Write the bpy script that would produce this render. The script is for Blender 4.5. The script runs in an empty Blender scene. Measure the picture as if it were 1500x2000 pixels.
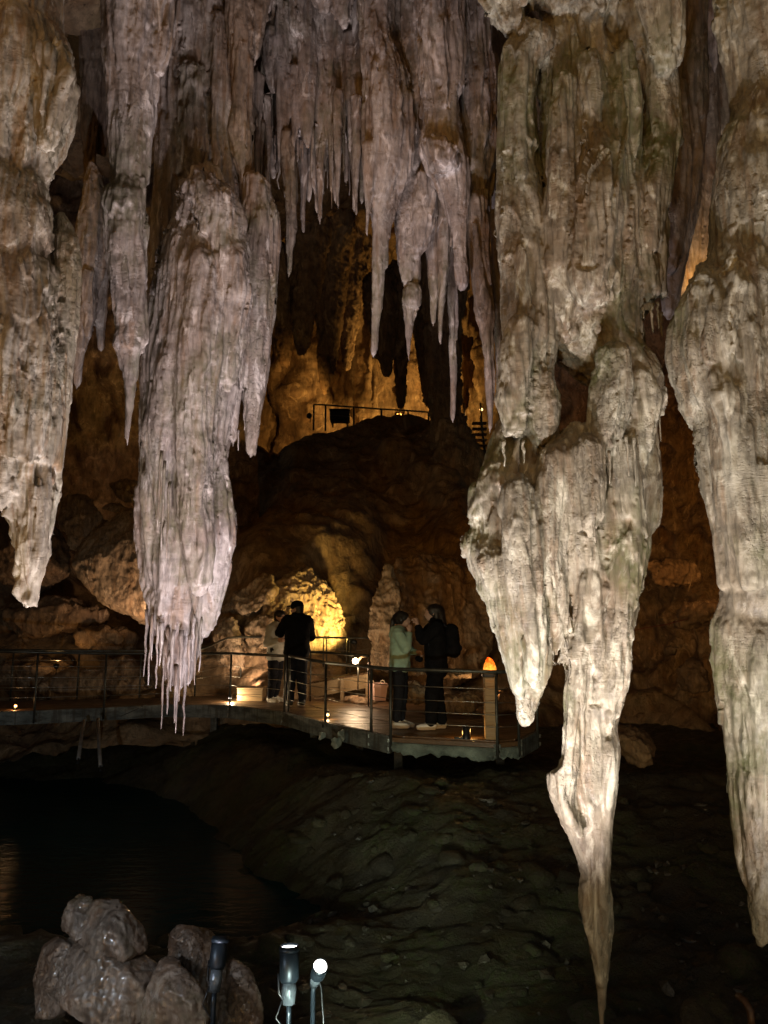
import bpy, bmesh, math, random, time
import numpy as np
from mathutils import Vector, Matrix

T0 = time.time()
SC = bpy.context.scene
COL = SC.collection
rad = math.radians

# ------------------------------------------------------------------ camera
F_PX, TH, CAMZ = 1500.0, rad(8.53), 1.39
cam_d = bpy.data.cameras.new('camera')
cam_d.sensor_fit = 'VERTICAL'; cam_d.sensor_height = 36.0; cam_d.sensor_width = 27.0
cam_d.lens = 36.0 * F_PX / 2000.0
cam_d.clip_start = 0.05; cam_d.clip_end = 300
cam = bpy.data.objects.new('camera', cam_d); COL.objects.link(cam)
cam.location = (0, 0, CAMZ); cam.rotation_euler = (rad(90) + TH, 0, 0)
SC.camera = cam

# ------------------------------------------------------------------ world: dim sky as ambient fill; the cave is left open behind the camera
W = bpy.data.worlds.new('World'); SC.world = W; W.use_nodes = True
wn = W.node_tree
bg = wn.nodes['Background']
sky = wn.nodes.new('ShaderNodeTexSky'); sky.sky_type = 'NISHITA'; sky.sun_disc = False
sky.sun_elevation = rad(4); sky.sun_rotation = rad(200)
wn.links.new(sky.outputs[0], bg.inputs[0])
bg.inputs[1].default_value = 0.05

SC.view_settings.view_transform = 'Standard'
SC.view_settings.look = 'None'
SC.view_settings.exposure = 0.5
SC.view_settings.gamma = 1.0
SC.cycles.use_denoising = True
SC.cycles.max_bounces = 5
SC.cycles.diffuse_bounces = 3
SC.cycles.glossy_bounces = 2
SC.cycles.sample_clamp_indirect = 4.0
SC.cycles.caustics_reflective = False
SC.cycles.caustics_refractive = False
SC.cycles.use_light_tree = True

# ------------------------------------------------------------------ lamp powers (watts); the fixtures are built further down
E1, E_BULB, E_DECK = 130, 26, 22
FRONT_SPOTS = [   # x, y, z, aim x, y, z, power, colour, cone
    (-2.6, 3.0, -.70, -5.0, 13.4, -.1, 200, (.80, .92, 1.0), 34),  # unseen spot added to brighten the left fascia
    (-1.35, 3.1, -.75, -2.0, 4.2, 1.9, 150, (1, .94, .80), 66),
    (-1.9, 3.0, .2, -1.3, 4.7, -.9, 36, (.70, .84, 1.0), 80),
    (-.9, 3.5, -.75, -1.5, 5.5, 4.0, 280, (.95, .87, .98), 76),
    (-.35, 3.3, -.70, .1, 10.0, .3, 190, (.86, 1.0, .84), 40),
    (.2, 2.9, -.75, .4, 6.2, 5.0, 420, (1, .86, .88), 80),
    (.35, 2.3, -.70, 1.25, 4.4, 3.0, 125, (.97, .97, .88), 70),
    (-.15, 3.7, -.50, .7, 8.2, -.7, 75, (.86, 1.0, .64), 58),  # added spot, out of view, that lifts the dark bank
    (1.5, 2.2, -.75, 1.3, 4.4, .8, 12, (1, .98, .80), 66),
    (2.0, 2.2, -.75, 1.5, 4.5, 3.9, 190, (1, .87, .86), 80),
    (2.7, 2.3, -.75, 2.1, 4.2, 2.4, 56, (.96, .95, .97), 80),
]
_A = (1.0, .50, .12); _W = (1.0, .66, .38)
FLOODS = [   # label, place px, py, depth, aim px, py, depth, power, colour, cone, size
    ('hidden flood lamp right of the yellow boulder', 690, 1252, 15.95, 605, 1180, 16.8, 280, (1, .64, .16), 100, .07),
    ('hidden lamp on the slope lighting the tilted slab', 300, 1262, 14.9, 230, 1120, 16.2, 110, (1, .62, .36), 70, .06),
    ('hidden lamp below the left boulders', 492, 1348, 15.5, 490, 1170, 16.9, 60, (1, .66, .42), 110, .06),
    ('terrace lamp at the railing end aimed at the left recess', 604, 812, 29.4, 545, 790, 34, 300, _A, 110, .12),
    ('terrace lamp behind the rock crest aimed at the back wall', 800, 836, 31.5, 780, 740, 35, 1100, (1, .56, .15), 140, .12),
    ('lamp in the slot between the right-hand masses', 1392, 560, 7.0, 1345, 470, 7.5, 9, _A, 120, .05),
    ('lamp low on the right slope', 1425, 1100, 10.6, 1310, 900, 15, 60, (1, .45, .12), 110, .08),
    ('lamp on the left wall ledge', 262, 760, 15.5, 200, 690, 19, 10, (1, .5, .15), 100, .07),
    ('lamp behind the rear railing on the left', 110, 1300, 15.2, 110, 1080, 18, 13, (1, .55, .20), 120, .06),
    ('lamp at the foot of the broad rock face', 960, 1370, 13.0, 860, 1180, 17, 20, (1, .55, .22), 120, .06),
    ('lamp at the top of the upper stairs', 940, 800, 27.4, 934, 870, 25.2, 60, (1, .5, .15), 120, .07),
    ('unseen fill lamp added behind the peaked boulder to wash the rock slope', 612, 1120, 18.7, 730, 960, 22, 32, (1, .52, .2), 140, .07),  # fill lamp added to lift the brown slope
    ('lamp among the left boulders', 235, 1030, 18.0, 190, 850, 19.5, 12, (1, .55, .22), 120, .06),
]

# ------------------------------------------------------------------ helpers: photograph measurements to metres
ST, CT = math.sin(TH), math.cos(TH)
def ray(px, py):
    u = (px - 750) / F_PX; v = (1000 - py) / F_PX
    return u, CT - v * ST, ST + v * CT
def P(px, py, Y):
    d = ray(px, py); t = Y / d[1]
    return np.array((d[0] * t, Y, CAMZ + d[2] * t))
def S(px, py, Y):
    return Y / ray(px, py)[1] / F_PX
def PZ(px, py, z):
    d = ray(px, py); t = (z - CAMZ) / d[2]
    return np.array((d[0] * t, d[1] * t, z))

# ------------------------------------------------------------------ gradient noise in numpy
_rng = np.random.default_rng(7)
_PERM = np.concatenate([_rng.permutation(256)] * 3).astype(np.int32)
_G = _rng.normal(size=(256, 3)); _G /= np.linalg.norm(_G, axis=1)[:, None]
_G = _G.astype(np.float32)
def gnoise(x, y, z):
    x = np.asarray(x, np.float32); y = np.asarray(y, np.float32); z = np.asarray(z, np.float32)
    xi = np.floor(x).astype(np.int32); yi = np.floor(y).astype(np.int32); zi = np.floor(z).astype(np.int32)
    xf = x - xi; yf = y - yi; zf = z - zi
    xi &= 255; yi &= 255; zi &= 255
    u = xf * xf * xf * (xf * (xf * 6 - 15) + 10)
    v = yf * yf * yf * (yf * (yf * 6 - 15) + 10)
    w = zf * zf * zf * (zf * (zf * 6 - 15) + 10)
    out = 0
    px0 = _PERM[xi]; px1 = _PERM[xi + 1]
    for dx, pa, wx in ((0, px0, 1 - u), (1, px1, u)):
        for dy, wy in ((0, 1 - v), (1, v)):
            pb = _PERM[pa + yi + dy]
            for dz, wz in ((0, 1 - w), (1, w)):
                g = _G[_PERM[pb + zi + dz]]
                out = out + wx * wy * wz * (g[:, 0] * (xf - dx) + g[:, 1] * (yf - dy) + g[:, 2] * (zf - dz))
    return out * 1.5
def fbm(p, s, octv=3, gain=0.5, off=0.0):
    s = np.broadcast_to(np.asarray(s, float), (3,))
    out = 0; a = 1.0; f = 1.0
    for o in range(octv):
        out = out + a * gnoise(p[:, 0] * s[0] * f + off + 17.3 * o, p[:, 1] * s[1] * f + off * 1.7 + 5.1 * o, p[:, 2] * s[2] * f + off * .6 + 9.7 * o)
        a *= gain; f *= 2.03
    return out
def ridged(p, s, octv=2, off=0.0):
    s = np.broadcast_to(np.asarray(s, float), (3,))
    out = 0; a = 1.0; f = 1.0
    for o in range(octv):
        n = gnoise(p[:, 0] * s[0] * f + off + 31.3 * o, p[:, 1] * s[1] * f + off * 1.3 + 2.1 * o, p[:, 2] * s[2] * f + off * .8 + 4.7 * o)
        out = out + a * (1 - 2 * np.abs(n)); a *= .5; f *= 2.1
    return out

# ------------------------------------------------------------------ objects
def tag(o, label=None, cat=None, group=None, kind=None):
    if label: o['label'] = label
    if cat: o['category'] = cat
    if group: o['group'] = group
    if kind: o['kind'] = kind
    return o
def mesh_np(name, v, faces, mat=None, parent=None, smooth=True, quads=True):
    """faces: (n,4) or (n,3) int array"""
    me = bpy.data.meshes.new(name)
    v = np.ascontiguousarray(v, np.float32); faces = np.ascontiguousarray(faces, np.int32)
    k = faces.shape[1]
    me.vertices.add(len(v)); me.vertices.foreach_set('co', v.ravel())
    me.loops.add(faces.size); me.loops.foreach_set('vertex_index', faces.ravel())
    me.polygons.add(len(faces))
    me.polygons.foreach_set('loop_start', np.arange(0, faces.size, k, dtype=np.int32))
    me.polygons.foreach_set('loop_total', np.full(len(faces), k, np.int32))
    me.polygons.foreach_set('use_smooth', np.full(len(faces), smooth, bool))
    me.update(calc_edges=True)
    o = bpy.data.objects.new(name, me); COL.objects.link(o)
    if mat: me.materials.append(mat)
    if parent: o.parent = parent
    return o
def rebase(o, loc):
    """put the object's origin at loc without moving the mesh"""
    loc = Vector(loc)
    o.data.transform(Matrix.Translation(-loc)); o.location = loc
    return o
def empty(name, loc=(0, 0, 0), rz=0):
    o = bpy.data.objects.new(name, None); COL.objects.link(o)
    o.location = loc; o.rotation_euler = (0, 0, rz); o.empty_display_size = .1
    return o

class MB:
    """collects solids, builds ONE mesh object"""
    def __init__(s): s.v = []; s.f = []; s.sm = []
    def add(s, vs, fs, smooth=False):
        n = len(s.v); s.v += [tuple(map(float, q)) for q in vs]
        s.f += [tuple(i + n for i in f) for f in fs]; s.sm += [smooth] * len(fs)
        return s
    def box(s, c, d, rz=0, rx=0, ry=0, bev=0.0):
        M = Matrix.Rotation(rz, 3, 'Z') @ Matrix.Rotation(ry, 3, 'Y') @ Matrix.Rotation(rx, 3, 'X')
        bm = bmesh.new(); bmesh.ops.create_cube(bm, size=1.0)
        for q in bm.verts: q.co = Vector((q.co.x * d[0], q.co.y * d[1], q.co.z * d[2]))
        if bev > 0: bmesh.ops.bevel(bm, geom=list(bm.edges), offset=bev, segments=1, affect='EDGES')
        for q in bm.verts: q.co = M @ q.co + Vector(c)
        bm.verts.index_update()
        s.add([q.co for q in bm.verts], [[q.index for q in f.verts] for f in bm.faces]); bm.free()
        return s
    def tube(s, pts, r, n=8, cap=True):
        pts = [Vector(q) for q in pts]
        rs = r if hasattr(r, '__len__') else [r] * len(pts)
        vs = []; fs = []
        up = None
        for i, q in enumerate(pts):
            t = (pts[min(i + 1, len(pts) - 1)] - pts[max(i - 1, 0)]).normalized()
            if up is None: up = t.orthogonal().normalized()
            up = (up - t * up.dot(t)); up = up.normalized() if up.length > 1e-6 else t.orthogonal().normalized()
            b = t.cross(up)
            for k in range(n):
                a = 2 * math.pi * k / n
                vs.append(q + (up * math.cos(a) + b * math.sin(a)) * rs[i])
        for i in range(len(pts) - 1):
            for k in range(n):
                fs.append((i * n + k, i * n + (k + 1) % n, (i + 1) * n + (k + 1) % n, (i + 1) * n + k))
        s.add(vs, fs, True)
        if cap:
            s.add([], []); base = len(s.v) - len(vs)
            s.f.append(tuple(base + k for k in range(n - 1, -1, -1))); s.sm.append(False)
            s.f.append(tuple(base + (len(pts) - 1) * n + k for k in range(n))); s.sm.append(False)
        return s
    def lathe(s, prof, c=(0, 0, 0), n=16, M=None, sx=1, sy=1):
        vs = []; fs = []
        M = M or Matrix.Identity(3)
        for r, z in prof:
            for k in range(n):
                a = 2 * math.pi * k / n
                vs.append(M @ Vector((r * math.cos(a) * sx, r * math.sin(a) * sy, z)) + Vector(c))
        for i in range(len(prof) - 1):
            for k in range(n):
                fs.append((i * n + k, i * n + (k + 1) % n, (i + 1) * n + (k + 1) % n, (i + 1) * n + k))
        return s.add(vs, fs, True)
    def build(s, name, mat=None, parent=None):
        me = bpy.data.meshes.new(name); me.from_pydata(s.v, [], s.f)
        me.polygons.foreach_set('use_smooth', s.sm); me.update()
        bm = bmesh.new(); bm.from_mesh(me); bmesh.ops.recalc_face_normals(bm, faces=list(bm.faces)); bm.to_mesh(me); bm.free()
        o = bpy.data.objects.new(name, me); COL.objects.link(o)
        if mat: me.materials.append(mat)
        if parent: o.parent = parent
        return o

# ------------------------------------------------------------------ materials
def new_mat(name):
    m = bpy.data.materials.new(name); m.use_nodes = True
    nt = m.node_tree; b = nt.nodes['Principled BSDF']
    return m, nt, b
def nd(nt, t, **kw):
    n = nt.nodes.new(t)
    for k, v in kw.items():
        if k.startswith('i_'): n.inputs[int(k[2:])].default_value = v
        else: setattr(n, k, v)
    return n
def pos_scaled(nt, s):
    g = nd(nt, 'ShaderNodeNewGeometry')
    m = nd(nt, 'ShaderNodeMapping'); m.inputs['Scale'].default_value = s
    nt.links.new(g.outputs['Position'], m.inputs[0])
    return m.outputs[0]
def noise(nt, s, scale=1.0, detail=6, rough=.55, dist=0.0):
    n = nd(nt, 'ShaderNodeTexNoise'); n.inputs['Scale'].default_value = scale
    n.inputs['Detail'].default_value = detail; n.inputs['Roughness'].default_value = rough
    n.inputs['Distortion'].default_value = dist
    nt.links.new(pos_scaled(nt, s), n.inputs['Vector'])
    return n.outputs[0]
def ramp(nt, fac, stops):
    r = nd(nt, 'ShaderNodeValToRGB'); nt.links.new(fac, r.inputs[0])
    e = r.color_ramp.elements
    while len(e) < len(stops): e.new(.5)
    for q, (p, c) in zip(e, stops):
        q.position = p; q.color = (*c, 1) if len(c) == 3 else c
    return r.outputs[0]
def maprange(nt, v, a, b, c=0.0, d=1.0):
    n = nd(nt, 'ShaderNodeMapRange'); nt.links.new(v, n.inputs[0])
    for i, q in zip((1, 2, 3, 4), (a, b, c, d)): n.inputs[i].default_value = q
    return n.outputs[0]
def math_n(nt, op, a, b):
    n = nd(nt, 'ShaderNodeMath', operation=op)
    for i, q in enumerate((a, b)):
        if hasattr(q, 'links'): nt.links.new(q, n.inputs[i])
        else: n.inputs[i].default_value = q
    return n.outputs[0]
def mix(nt, fac, a, b, mode='MIX'):
    n = nd(nt, 'ShaderNodeMix', data_type='RGBA', blend_type=mode)
    if hasattr(fac, 'links'): nt.links.new(fac, n.inputs[0])
    else: n.inputs[0].default_value = fac
    for i, q in ((6, a), (7, b)):
        if hasattr(q, 'links'): nt.links.new(q, n.inputs[i])
        else: n.inputs[i].default_value = (*q, 1)
    return n.outputs[2]
def bump(nt, h, dist, strength=1.0, prev=None):
    n = nd(nt, 'ShaderNodeBump'); n.inputs['Strength'].default_value = strength; n.inputs['Distance'].default_value = dist
    nt.links.new(h, n.inputs['Height'])
    if prev is not None: nt.links.new(prev, n.inputs['Normal'])
    return n.outputs[0]
def simple(name, col, rough=.6, metal=0.0, var=.25, bscale=0.0, bdist=.002, spec=.5, vscale=12):
    m, nt, b = new_mat(name)
    n = noise(nt, (1, 1, 1), vscale, 5)
    c = ramp(nt, n, [(.3, tuple(q * (1 - var) for q in col)), (.7, tuple(min(1, q * (1 + var)) for q in col))])
    nt.links.new(c, b.inputs['Base Color'])
    b.inputs['Roughness'].default_value = rough; b.inputs['Metallic'].default_value = metal
    b.inputs['Specular IOR Level'].default_value = spec
    if bscale: nt.links.new(bump(nt, noise(nt, (1, 1, 1), bscale, 5), bdist), b.inputs['Normal'])
    return m
def emit(name, col, strength):
    m, nt, b = new_mat(name)
    b.inputs['Base Color'].default_value = (*col, 1)
    b.inputs['Emission Color'].default_value = (*col, 1); b.inputs['Emission Strength'].default_value = strength
    return m

def limestone(name, c1, c2, stain, moss=.3, mosscol=(.10, .105, .030), sc=1.0, rough=.62, fine=.0035, ripple=.004, pit=.004, stain_amt=.55, dark=.5, coat=0.0, zone=(.22, .14, .09), zone_amt=.55):
    """flowstone: vertical colour streaks, rust stains, algae patches; ripple and pit relief"""
    m, nt, b = new_mat(name)
    base = ramp(nt, noise(nt, (3 * sc, 3 * sc, 1.1 * sc), 1.6, 8, .62, .4), [(.40, c1), (.60, c2)])
    st = maprange(nt, noise(nt, (9 * sc, 9 * sc, .8 * sc), 1.2, 6, .62, .5), .52, .62)
    base = mix(nt, math_n(nt, 'MULTIPLY', st, stain_amt), base, stain)
    zn = maprange(nt, noise(nt, (1.0 * sc, 1.0 * sc, .7 * sc), 1.0, 4, .55, .4), .40, .68)
    base = mix(nt, math_n(nt, 'MULTIPLY', zn, zone_amt), base, zone)
    bn = maprange(nt, noise(nt, (1.5 * sc, 1.5 * sc, 9 * sc), 1.0, 5, .6, .8), .50, .62)
    base = mix(nt, math_n(nt, 'MULTIPLY', bn, .35), base, tuple(q * .55 for q in c1))
    dk = maprange(nt, noise(nt, (16 * sc, 16 * sc, 6 * sc), 1.4, 7, .7), .36, .56, dark, 1.0)
    base = mix(nt, 1.0, base, dk, 'MULTIPLY')
    cal = maprange(nt, noise(nt, (5 * sc, 5 * sc, 2.0 * sc), 1.6, 6, .65, 1.0), .56, .66)
    base = mix(nt, math_n(nt, 'MULTIPLY', cal, .6), base, tuple(min(.85, q * 1.5 + .06) for q in c2))
    if moss > 0:
        mo = maprange(nt, noise(nt, (1.1 * sc, 1.1 * sc, .8 * sc), 1.3, 7, .62, .3), .49, .60)
        g = nd(nt, 'ShaderNodeNewGeometry'); sx = nd(nt, 'ShaderNodeSeparateXYZ'); nt.links.new(g.outputs['Normal'], sx.inputs[0])
        up = maprange(nt, sx.outputs[2], -.4, .4, .35, 1.0)
        gr = maprange(nt, noise(nt, (30 * sc, 30 * sc, 18 * sc), 1.0, 5, .7), .36, .56, .25, 1.0)
        fac = math_n(nt, 'MULTIPLY', math_n(nt, 'MULTIPLY', math_n(nt, 'MULTIPLY', mo, up), gr), moss)
        base = mix(nt, fac, base, mosscol)
    nt.links.new(base, b.inputs['Base Color'])
    ro = maprange(nt, noise(nt, (14 * sc, 14 * sc, 8 * sc), 1.0, 5), .3, .7, rough - .24, rough + .2)
    nt.links.new(ro, b.inputs['Roughness'])
    b.inputs['Specular IOR Level'].default_value = .5
    b.inputs['Coat Weight'].default_value = coat; b.inputs['Coat Roughness'].default_value = .14
    # relief
    rm = maprange(nt, noise(nt, (2.2, 2.2, 3.2), 1.2, 3), .42, .6)
    rp = math_n(nt, 'MULTIPLY', noise(nt, (26 * sc, 26 * sc, 110 * sc), 1.0, 3, .5, .6), rm)
    n1 = bump(nt, rp, ripple)
    pm = maprange(nt, noise(nt, (1.7, 1.7, 1.4), 1.1, 3), .48, .62)
    pitn = maprange(nt, noise(nt, (55 * sc, 55 * sc, 40 * sc), 1.0, 4, .6), .34, .5)
    n2 = bump(nt, math_n(nt, 'MULTIPLY', pitn, pm), pit, 1.0, n1)
    sm_ = maprange(nt, noise(nt, (2.4 * sc, 2.4 * sc, 1.3 * sc), 1.0, 4, .6), .40, .60, .12, 1.0)
    n3 = bump(nt, math_n(nt, 'MULTIPLY', noise(nt, (30 * sc, 30 * sc, 12 * sc), 1.0, 8, .62, .3), sm_), fine * 2.6, 1.0, n2)
    nt.links.new(n3, b.inputs['Normal'])
    return m

M = {}
M['lime'] = limestone('limestone_pink_grey', (.255, .20, .17), (.47, .405, .37), (.22, .125, .065), moss=.6, stain_amt=.6, dark=.55, zone=(.24, .165, .125))
M['lime_r'] = limestone('limestone_olive_grey', (.235, .21, .145), (.43, .41, .305), (.19, .12, .055), moss=1.0, stain_amt=.6, dark=.55, mosscol=(.095, .112, .030), zone=(.24, .165, .10))
M['lime_l'] = limestone('limestone_yellow_grey', (.33, .26, .185), (.54, .465, .365), (.28, .14, .05), moss=.5, stain_amt=.65, dark=.55, zone=(.28, .18, .10))
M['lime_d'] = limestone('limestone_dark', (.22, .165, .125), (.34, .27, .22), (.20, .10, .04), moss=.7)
M['rock'] = limestone('cave_rock', (.20, .125, .07), (.33, .225, .135), (.22, .11, .045), moss=0, sc=.55, rough=.8, fine=.010, ripple=.006, pit=.016, dark=.45)
M['rock_far'] = limestone('cave_rock_far', (.22, .14, .07), (.36, .25, .14), (.25, .13, .05), moss=0, sc=.25, rough=.85, fine=.02, ripple=.01, pit=.02, dark=.5)
M['boulder'] = limestone('boulder_rock', (.34, .25, .16), (.48, .37, .25), (.34, .20, .09), moss=0, sc=.7, rough=.8, fine=.009, ripple=.0, pit=.022, dark=.45)

# ------------------------------------------------------------------ implicit surfaces: smooth union of tapered capsules -> surface nets
def surface_nets(phi, org, h):
    nx, ny, nz = phi.shape
    s = phi < 0
    c = s[:-1, :-1, :-1].astype(np.int8)
    tot = np.zeros((nx - 1, ny - 1, nz - 1), np.int8)
    for i in (0, 1):
        for j in (0, 1):
            for k in (0, 1):
                tot += s[i:nx - 1 + i, j:ny - 1 + j, k:nz - 1 + k]
    act = (tot > 0) & (tot < 8)
    I, J, K = np.nonzero(act)
    idx = np.full(act.shape, -1, np.int32); idx[I, J, K] = np.arange(len(I), dtype=np.int32)
    acc = np.zeros((len(I), 3), np.float32); cnt = np.zeros(len(I), np.float32)
    cor = [(i, j, k) for i in (0, 1) for j in (0, 1) for k in (0, 1)]
    val = {q: phi[I + q[0], J + q[1], K + q[2]] for q in cor}
    for a in cor:
        for ax in range(3):
            if a[ax]: continue
            b = list(a); b[ax] = 1; b = tuple(b)
            va, vb = val[a], val[b]
            m = (va < 0) != (vb < 0)
            t = np.where(m, va / np.where(m, va - vb, 1), 0)
            for d in range(3):
                acc[:, d] += np.where(m, a[d] + (t if d == ax else 0), 0)
            cnt += m
    v = (acc / cnt[:, None] + np.stack([I, J, K], 1)) * h + org
    quads = []
    for ax in range(3):
        sl0 = [slice(1, -1)] * 3; sl1 = [slice(1, -1)] * 3
        sl0[ax] = slice(0, -1); sl1[ax] = slice(1, None)
        s0 = s[tuple(sl0)]; s1 = s[tuple(sl1)]
        e = s0 != s1
        q = np.nonzero(e)
        fl = s0[q]
        g = [q[0] + 1, q[1] + 1, q[2] + 1]; g[ax] = g[ax] - 1
        o1, o2 = [(1, 2), (2, 0), (0, 1)][ax]
        def cell(d1, d2):
            w = [g[0].copy(), g[1].copy(), g[2].copy()]; w[o1] -= d1; w[o2] -= d2
            return idx[w[0], w[1], w[2]]
        Q = np.stack([cell(1, 1), cell(0, 1), cell(0, 0), cell(1, 0)], 1)
        Q[~fl] = Q[~fl][:, ::-1]
        quads.append(Q)
    return v, np.concatenate(quads), (I, J, K)

def keep(v, f, r, g, sign):
    n_ = g[f[:, 0]]; c = v[f[:, 0]]
    to = np.array((0, 0, CAMZ)) - c; to /= np.linalg.norm(to, axis=1)[:, None]
    d = (n_ * to).sum(1)
    f = f[d > -.17] if sign > 0 else f[d < -.07]
    u, inv = np.unique(f, return_inverse=True)
    return v[u], inv.reshape(f.shape), r[u], g[u]
def implicit(groups, h, k, carve=(), sy=1.0, back=False):
    """groups: chains of (ax,ay,az,ra,bx,by,bz,rb), each a hard union, smoothly joined. Returns verts, quads, local radius, normals"""
    sg = np.array([q for G in groups for q in G], float)
    lo = np.minimum(sg[:, 0:3] - sg[:, 3:4], sg[:, 4:7] - sg[:, 7:8]).min(0) - 4 * h - k * .3
    hi = np.maximum(sg[:, 0:3] + sg[:, 3:4], sg[:, 4:7] + sg[:, 7:8]).max(0) + 4 * h + k * .3
    n = np.ceil((hi - lo) / h).astype(int) + 1
    phi = np.full(n, 1.0, np.float32); rr = np.zeros(n, np.float32)
    ax = [(lo[d] + h * np.arange(n[d])).astype(np.float32) for d in range(3)]
    def ev(q):
        a, ra, b, rb = q[0:3], q[3], q[4:7], q[7]
        m = max(k, 2.5 * h)
        l = np.maximum(((np.minimum(a - ra, b - rb) - m - lo) / h).astype(int), 0)
        u = np.minimum(((np.maximum(a + ra, b + rb) + m - lo) / h).astype(int) + 2, n)
        sl = tuple(slice(l[d], u[d]) for d in range(3))
        X = ax[0][sl[0]][:, None, None] - a[0]; Y = (ax[1][sl[1]][None, :, None] - a[1]) * sy; Z = ax[2][sl[2]][None, None, :] - a[2]
        d = b - a; d = np.array((d[0], d[1] * sy, d[2])); L = max(float(d @ d), 1e-9)
        t = np.clip((X * d[0] + Y * d[1] + Z * d[2]) / L, 0, 1)
        r = ra + (rb - ra) * t
        dist = np.sqrt((X - t * d[0]) ** 2 + (Y - t * d[1]) ** 2 + (Z - t * d[2]) ** 2) - r
        return sl, dist.astype(np.float32), r
    big = np.float32(1.0)
    for G in groups:
        if len(G) == 1:
            sl, d, r = ev(np.array(G[0], float))
        else:
            E = [ev(np.array(q, float)) for q in G]
            l = [min(e[0][i].start for e in E) for i in range(3)]; u = [max(e[0][i].stop for e in E) for i in range(3)]
            sl = tuple(slice(l[i], u[i]) for i in range(3))
            d = np.full([u[i] - l[i] for i in range(3)], big, np.float32); r = np.zeros_like(d)
            for s_, dd, r_ in E:
                ls = tuple(slice(s_[i].start - l[i], s_[i].stop - l[i]) for i in range(3))
                m = dd < d[ls]
                r[ls] = np.where(m, r_, r[ls]); d[ls] = np.where(m, dd, d[ls])
        o = phi[sl]
        rr[sl] = np.where(d < o, r, rr[sl])
        hh = np.maximum(k - np.abs(o - d), 0) / k
        phi[sl] = np.minimum(o, d) - hh * hh * k * .25
    for q in carve:
        sl, d, r = ev(np.array(q, float))
        if d.size: phi[sl] = np.maximum(phi[sl], -d)
    def net(ph, rd, hh):
        m = ph.shape
        v, f, (I, J, K) = surface_nets(ph, lo, hh)
        g = np.stack([ph[np.minimum(I + 1, m[0] - 1), J, K] - ph[np.maximum(I - 1, 0), J, K],
                      ph[I, np.minimum(J + 1, m[1] - 1), K] - ph[I, np.maximum(J - 1, 0), K],
                      ph[I, J, np.minimum(K + 1, m[2] - 1)] - ph[I, J, np.maximum(K - 1, 0)]], 1)
        g /= np.linalg.norm(g, axis=1)[:, None] + 1e-9
        return v, f, rd[I, J, K], g
    v, f, r, g = net(phi, rr, h)
    if not back: return v, f, r, g
    # the side turned away from the visitors' path is meshed more coarsely
    A = keep(v, f, r, g, 1); B = keep(*net(phi[::3, ::3, ::3], rr[::3, ::3, ::3], 3 * h), -1)
    return np.concatenate([A[0], B[0]]), np.concatenate([A[1], B[1] + len(A[0])]), np.concatenate([A[2], B[2]]), np.concatenate([A[3], B[3]])

def chain_world(pts, Y):
    return [(*P(x, y, Y), r * S(x, y, Y)) for x, y, r in pts]
def segs_of(ch):
    return [(*ch[i], *ch[i + 1]) for i in range(len(ch) - 1)]
def parse(t):
    return [tuple(map(float, q.split(','))) for q in t.split()]

def add_ribs(ch, n, rng, r0=.010, r1=.026, len0=.25, len1=.9, spread=110):
    """drip ribs that run down a chain's skin and hang free where it draws in"""
    ch = sorted(ch, key=lambda q: -q[2])
    z = np.array([q[2] for q in ch])[::-1]
    cx = np.array([q[0] for q in ch])[::-1]; cy = np.array([q[1] for q in ch])[::-1]; cr = np.array([q[3] for q in ch])[::-1]
    out = []
    for _ in range(n):
        zs = rng.uniform(z[0] + .1 * (z[-1] - z[0]), z[-1])
        L = rng.uniform(len0, len1); a = rad(rng.uniform(-spread, spread)) - math.pi / 2
        r = rng.uniform(r0, r1)
        R0 = np.interp(zs, z, cr)
        if R0 < r * 2.2: r = max(R0 * .4, .004)
        dx, dy = math.cos(a), math.sin(a)
        rr = R0; prev = None; zz = zs; d = 0; step = .045; wob = rng.uniform(0, 6)
        free = 0; one = []; fmax = rng.uniform(.03, .12) if rng.uniform() < .75 else rng.uniform(.12, .24)
        while d < L:
            core = np.interp(zz, z, cr) if zz > z[0] else 0
            rr = max(core - r * .35, rr - step * .22)
            if core < rr - r * 1.5: free += step
            t = d / L
            rad_ = r * (min(1, .25 + t * 5) if t < .15 else 1) * (1 - .25 * t)
            if free > 0: rad_ *= max(.12, 1 - free / fmax)
            bx = np.interp(zz, z, cx); by = np.interp(zz, z, cy)
            q = (bx + dx * rr + .006 * math.sin(wob + zz * 9), by + dy * rr, zz, rad_)
            if prev: one.append((*prev, *q))
            prev = q; zz -= step; d += step
            if free > fmax or zz < z[0] + .03: break
        if one: out.append(one)
    return out

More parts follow.
